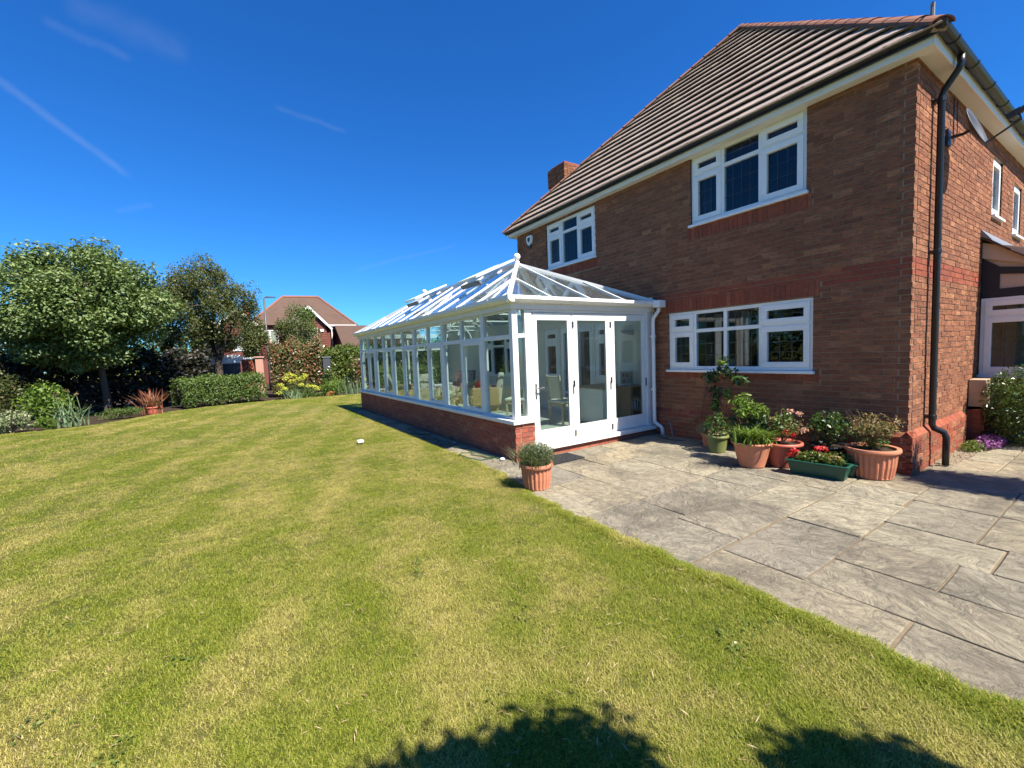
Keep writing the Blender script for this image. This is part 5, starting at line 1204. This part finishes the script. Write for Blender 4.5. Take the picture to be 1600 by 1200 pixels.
# ------------------------------------------------------------------ beyond the garden
def gable_house():
    t = thing('neighbour_house', 'far red house with hipped brown roof and white gable boards', 'house', (5.2, 40, 0))
    MB().box(1.5, 9.1, 39.8, 46.2, 0, 4.75).build('wall', 'tile_hung', t)
    e = [(1.2, 39.5, 4.7), (9.45, 39.5, 4.7), (9.45, 46.5, 4.7), (1.2, 46.5, 4.7)]; a, b = (4.1, 43, 7.42), (7.0, 43, 7.5)
    rf = MB().add(e+[a, b], [(0, 1, 5, 4), (1, 2, 5), (2, 3, 4, 5), (3, 0, 4), (0, 3, 2, 1)]).build('roof', 'old_tile', t)
    m = MB(); m.tube([a, b], .12, 8); [m.tube([p, q], .1, 8) for p, q in ((e[0], a), (e[1], b))]; m.build('ridge_tiles', 'hip_tile', rf)
    # projecting gable with tile hanging in courses
    m = MB(); g = [(4.1, 38.2, 0), (6.7, 38.2, 0), (6.7, 38.2, 4.45), (5.38, 38.2, 5.9), (4.1, 38.2, 4.45)]; m.poly(g, (0, 1.6, 0)); w = m.build('gable_wall', 'tile_hung', t)
    c = MB(); z = 2.2
    while z < 5.6:
        hw = 1.29 if z < 4.4 else max(.05, 1.29*(5.85-z)/1.42)
        c.hexa([(5.39-hw, 38.17, z), (5.39+hw, 38.17, z), (5.39+hw, 38.21, z), (5.39-hw, 38.21, z), (5.39-hw, 38.195, z+.17), (5.39+hw, 38.195, z+.17), (5.39+hw, 38.21, z+.17), (5.39-hw, 38.21, z+.17)]); z += .18
    c.build('tile_courses', 'tile_hung', w)
    m = MB(); m.hexa([(3.75, 37.95, 4.28), (5.38, 37.95, 6.06), (5.38, 42.6, 6.06), (3.75, 42, 4.28), (3.75, 37.95, 4.36), (5.38, 37.95, 6.16), (5.38, 42.6, 6.16), (3.75, 42, 4.36)])
    m.hexa([(5.38, 37.95, 6.06), (7.05, 37.95, 4.28), (7.05, 42, 4.28), (5.38, 42.6, 6.06), (5.38, 37.95, 6.16), (7.05, 37.95, 4.36), (7.05, 42, 4.36), (5.38, 42.6, 6.16)]); m.build('gable_roof', 'old_tile', t)
    m = MB(); m.bar((3.72, 37.93, 4.24), (5.38, 37.93, 6.05), .03, .16, (0, 0, 1)); m.bar((7.08, 37.93, 4.24), (5.38, 37.93, 6.05), .03, .16, (0, 0, 1)); m.build('bargeboard', 'upvc', t)
    m = MB(); m.box(7.05, 9.4, 39.42, 39.5, 4.60, 4.72); m.build('gutter', 'upvc', t); MB().tube([(7.35, 39.6, 4.6), (7.35, 39.6, 0)], .05, 8).build('downpipe', 'upvc', t)
    def win(x0, x1, z0, z1, y, n):
        m = MB(); f = .07; m.box(x0, x1, y-.04, y, z0, z0+f); m.box(x0, x1, y-.04, y, z1-f, z1); m.box(x0, x0+f, y-.04, y, z0+f, z1-f); m.box(x1-f, x1, y-.04, y, z0+f, z1-f)
        for i in range(1, n): x = x0+(x1-x0)*i/n; m.box(x-.035, x+.035, y-.04, y, z0+f, z1-f)
        w = m.build('window', 'upvc', t)
        for i in range(n): a = x0+(x1-x0)*i/n; MB().box(a+.05, a+(x1-x0)/n-.05, y-.02, y-.01, z0+f, z1-f).build('pane', 'glass_house', w)
        MB().box(x0+.05, x1-.05, y+.0, y+.03, z0+f, z1-f).build('net_curtain', 'cream_cloth', w)
    win(4.85, 6.0, 3.15, 4.35, 38.14, 3)
    MB().box(6.2, 6.45, 38.1, 38.17, 4.05, 4.25).build('alarm_box', 'upvc', t)
    win(2.1, 3.3, 3.2, 4.3, 39.76, 2)
gable_house()
def simple_gable(name, label, x0, x1, y0, y1, ze, zr, wall, ridge_x=True, cat='house', barge=False):
    t = thing(name, label, cat, ((x0+x1)/2, (y0+y1)/2, 0)); o = .25
    MB().box(x0, x1, y0, y1, 0, ze).build('wall', wall, t)
    if ridge_x:
        yc = (y0+y1)/2; m = MB(); m.poly([(x0-o, y0-o, ze-.1), (x0-o, yc, zr), (x0-o, y1+o, ze-.1), (x0-o, y1+o, ze+.0), (x0-o, yc, zr+.12), (x0-o, y0-o, ze)], (x1-x0+2*o, 0, 0)); m.build('roof', 'old_tile', t)
        MB().poly([(x0, y0, ze), (x0, yc, zr), (x0, y1, ze)], (x1-x0, 0, 0)).build('gable', wall, t)
    else:
        xc = (x0+x1)/2; m = MB(); m.poly([(x0-o, y0-o, ze-.1), (x0-o, y0-o, ze), (xc, y0-o, zr+.12), (x1+o, y0-o, ze), (x1+o, y0-o, ze-.1), (xc, y0-o, zr)], (0, y1-y0+2*o, 0)); m.build('roof', 'old_tile', t)
        MB().poly([(x0, y0, ze), (x1, y0, ze), (xc, y0, zr)], (0, y1-y0, 0)).build('gable', wall, t)
        if barge: m = MB(); m.bar((x0-o, y0-o-.02, ze-.08), (xc, y0-o-.02, zr+.02), .03, .16); m.bar((x1+o, y0-o-.02, ze-.08), (xc, y0-o-.02, zr+.02), .03, .16); m.build('bargeboard', 'upvc', t)
    return t
simple_gable('far_garage', 'low brown tiled garage roof right of the far house', 7.6, 14, 36, 40.4, 2.85, 4.45, 'tile_hung', True, 'garage')
t = simple_gable('gabled_house', 'brick gable with white boards behind the twiggy tree', -1.0, 1.95, 36, 44, 3.95, 5.5, 'tile_hung', False, 'house', True)
MB().box(1.0, 1.5, 41, 41.6, 4.5, 6.2).build('chimney', 'brick_red', t); MB().tube([(1.25, 41.3, 6.2), (1.25, 41.3, 6.5)], .12, 10).build('chimney_pot', 'terracotta', t)
m = MB(); m.box(.1, .8, 35.95, 36.0, 2.6, 3.6); m.build('window', 'upvc', t); MB().box(.17, .73, 35.93, 35.96, 2.68, 3.52).build('pane', 'glass_house', t)
#simple_gable('left_house', 'brown roofed house glimpsed behind the brown tree', -7.5, -2.4, 40, 46, 4.4, 6.6, 'tile_hung', True)
t = thing('white_garage', 'low flat roofed garage with a white fascia behind the hedge', 'garage', (-.6, 28.5, 0)); MB().box(-2.9, .35, 28.1, 33, 0, 1.72).build('wall', 'slate_grey', t); MB().box(-3.0, .4, 28.0, 33.1, 1.72, 2.18).build('fascia', 'upvc', t, bevel=.02)
def brick_wall():
    t = thing('garden_wall', 'old brick garden wall with a pale coping behind the hedge', 'wall', (.75, 28.1, 0)); m = MB(); k = 0; z = 0
    MB().box(.42, 1.0, 28.02, 28.2, 0, 1.85).build('core', 'mortar', t)
    while z < 1.8:
        u = .42-(.11 if k % 2 else 0)
        while u < 1.0: m.box(max(u, .42)+.005, min(u+.225, 1.0)-.005, 28.0, 28.1, z+.005, z+.07); u += .225
        z += .075; k += 1
    m.build('brickwork', 'brick_red', t, kind='stuff'); MB().box(.4, 1.05, 27.95, 28.25, 1.92, 2.02).build('coping', 'upvc', t)
    p = thing('gate_pillar', 'pink rendered gate pillar with a flat cap', 'pillar', (1.25, 28.0, 0)); MB().box(1.06, 1.44, 27.85, 28.23, 0, 1.98).build('shaft', 'pink_render', p); MB().box(1.0, 1.5, 27.79, 28.29, 1.98, 2.06).build('cap', 'pink_render', p)
brick_wall()
t = thing('street_lamp', 'grey street lamp with a flat head above the hedge', 'street lamp', (1.86, 30, 0))
MB().tube([(1.86, 30, 0), (1.86, 30, 1.2), (1.86, 30, 5.55)], [.09, .07, .05], 10).build('pole', 'lamp_steel', t, smooth=True); MB().tube([(1.86, 30, 5.5), (1.90, 30, 5.62), (2.0, 30, 5.65)], .03, 8).build('arm', 'lamp_steel', t)
MB().hexa([(1.95, 29.87, 5.60), (2.5, 29.9, 5.63), (2.5, 30.1, 5.63), (1.95, 30.13, 5.60), (1.95, 29.87, 5.68), (2.5, 29.9, 5.66), (2.5, 30.1, 5.66), (1.95, 30.13, 5.68)]).build('head', 'lamp_steel', t)
hedge('far_treeline', 'dark line of trees on the horizon beyond the houses', [(-60, 95), (-10, 100), (40, 95), (90, 80)], 8, 6, 'leaf_shrub', 9000, .9, core=False, cat='trees', wob=.25)
bpy.data.objects['far_treeline']['kind'] = 'stuff'
o_ = hedge('unseen_screen_hedge', 'unseen hedge left of the lawn, made tall to darken reflections and fill light', [(-17, -14), (-16.5, 0), (-15, 9), (-12.5, 16.5)], 2.2, 4.8, 'leaf_shrub', 16000, .32, core=False)  # out of view, raised to darken the window reflections and the west wall's fill

# ------------------------------------------------------------------ grass
def grass():
    src = bpy.data.collections.new('tufts')
    for k in range(6):
        V = []; n = 18; base = np.zeros((n, 3)); base[:, :2] = rng.normal(0, .016, (n, 2))
        h = rng.uniform(.008, .023, n); P = blade_polys(base, h, rng.uniform(.3, 1.5, n), .0033, 2, curve=.6); P[:, :, 2] -= .004
        # strips of one blade share an island: join the two quads
        q = P.reshape(2, n, 4, 3); vs = np.concatenate([q[0], q[1][:, 2:4]], 1); m = MB()
        for b in vs: m.add(b, [(0, 1, 2, 3), (3, 2, 4, 5)])
        me = m.mesh('tuft', 'grass_blade'); o = bpy.data.objects.new('tuft', me); src.objects.link(o)
    pts = []; sc = []
    for r0, r1, dn, s, reach in ((.25, 2.5, 3000, .95, (-180, 180)), (2.5, 4, 2400, .98, (-75, 110)), (4, 6.5, 1350, 1.02, (-65, 95)), (6.5, 11, 520, 1.2, (-50, 70)), (11, 26, 130, 1.75, (-45, 45))):
        a0, a1 = R(reach[0]), R(reach[1]); A = (a1-a0)/2*(r1*r1-r0*r0); n = int(A*dn)
        r = np.sqrt(rng.uniform(r0*r0, r1*r1, n)); a = rng.uniform(a0, a1, n); p = np.stack([r*np.sin(a), r*np.cos(a)], 1)
        edge = np.array([lawn_edge(v) for v in p[:, 1]]); bed = np.interp(p[:, 0], [b[0] for b in BED], [b[1] for b in BED])
        k = (p[:, 0] < edge+rng.normal(0, .012, n)) & (p[:, 1] < bed) & ~((p[:, 0] > 2.98) & (p[:, 1] < 15.2))
        pts.append(p[k]); sc.append(s*rng.uniform(.7, 1.25, k.sum()))
    # longer ragged blades hanging over the paving
    ne = 6000; y = rng.uniform(-1, 15, ne); y = np.where(rng.uniform(0, 1, ne) < .65, rng.uniform(-.5, 5, ne), y); e = np.array([lawn_edge(v) for v in y]); wob = .02*np.sin(y*9)+.015*np.sin(y*23+1); pts.append(np.stack([e+wob+rng.normal(.0, .018, ne), y], 1)); sc.append(rng.uniform(.9, 1.8, ne))
    p = np.concatenate(pts); s = np.concatenate(sc); n = len(p)
    z = .018*np.sin(p[:, 0]*.9+p[:, 1]*.4)*(1-np.clip((p[:, 0]+26)/29, 0, 1)**5.4)+.012
    me = bpy.data.meshes.new('grass'); me.vertices.add(n); me.vertices.foreach_set('co', np.column_stack([p, z]).reshape(-1))
    for nm, tp, val in (('sc', 'FLOAT', s), ('rz', 'FLOAT', rng.uniform(0, 6.283, n)), ('ix', 'INT', rng.integers(0, 6, n))):
        at = me.attributes.new(nm, tp, 'POINT'); at.data.foreach_set('value', val.astype(np.int32 if tp == 'INT' else np.float32))
    me.materials.append(M('grass_blade')); o = bpy.data.objects.new('grass', me); link(o); setp(o, 'short mown lawn grass, green with dry straw coloured patches', 'grass', None, 'stuff')
    ng = bpy.data.node_groups.new('grass', 'GeometryNodeTree'); ng.interface.new_socket('Geometry', in_out='INPUT', socket_type='NodeSocketGeometry'); ng.interface.new_socket('Geometry', in_out='OUTPUT', socket_type='NodeSocketGeometry')
    N = ng.nodes; L = ng.links; gi, go = N.new('NodeGroupInput'), N.new('NodeGroupOutput')
    ci = N.new('GeometryNodeCollectionInfo'); ci.inputs['Collection'].default_value = src; ci.inputs['Separate Children'].default_value = True; ci.inputs['Reset Children'].default_value = True
    ip = N.new('GeometryNodeInstanceOnPoints'); ip.inputs['Pick Instance'].default_value = True
    def attr(nm, tp): a = N.new('GeometryNodeInputNamedAttribute'); a.data_type = tp; a.inputs['Name'].default_value = nm; return a.outputs['Attribute']
    cx = N.new('ShaderNodeCombineXYZ'); L.new(attr('rz', 'FLOAT'), cx.inputs['Z'])
    L.new(gi.outputs[0], ip.inputs['Points']); L.new(ci.outputs[0], ip.inputs['Instance']); L.new(attr('ix', 'INT'), ip.inputs['Instance Index']); L.new(cx.outputs[0], ip.inputs['Rotation']); L.new(attr('sc', 'FLOAT'), ip.inputs['Scale']); L.new(ip.outputs[0], go.inputs[0])
    md = o.modifiers.new('grass', 'NODES'); md.node_group = ng
grass()

def weeds():
    """broad leaved weeds in small clumps and straw clippings lying in the turf, beyond counting"""
    C = []
    for k in range(70):
        x, y = rng.uniform(-5, 2.6), rng.uniform(.6, 9)
        n = rng.integers(8, 30); C.append(np.stack([rng.normal(x, rng.uniform(.02, .07), n), rng.normal(y, rng.uniform(.02, .07), n), rng.uniform(.018, .030, n)+.01], 1))
    C = np.concatenate(C); C = C[C[:, 0] < 2.68]
    setp(fast_mesh('lawn_weeds', leaf_polys(C, .02, 1.6, .8), 4, 'leaf_laurel', kind='stuff'), 'small clover and weed leaves scattered through the lawn', 'weeds')
    n = 3800; r = np.sqrt(rng.uniform(.5, 60, n)); a = rng.uniform(-.9, 1.3, n); P = np.stack([r*np.sin(a), r*np.cos(a), rng.uniform(.024, .034, n)+.008], 1); P = P[(P[:, 0] < 2.68) & (P[:, 1] > .2)]
    setp(fast_mesh('grass_clippings', leaf_polys(P, .045, 2.2, .09), 4, 'dead_leaf', kind='stuff'), 'dry straw clippings lying on the mown lawn', 'clippings')
weeds()
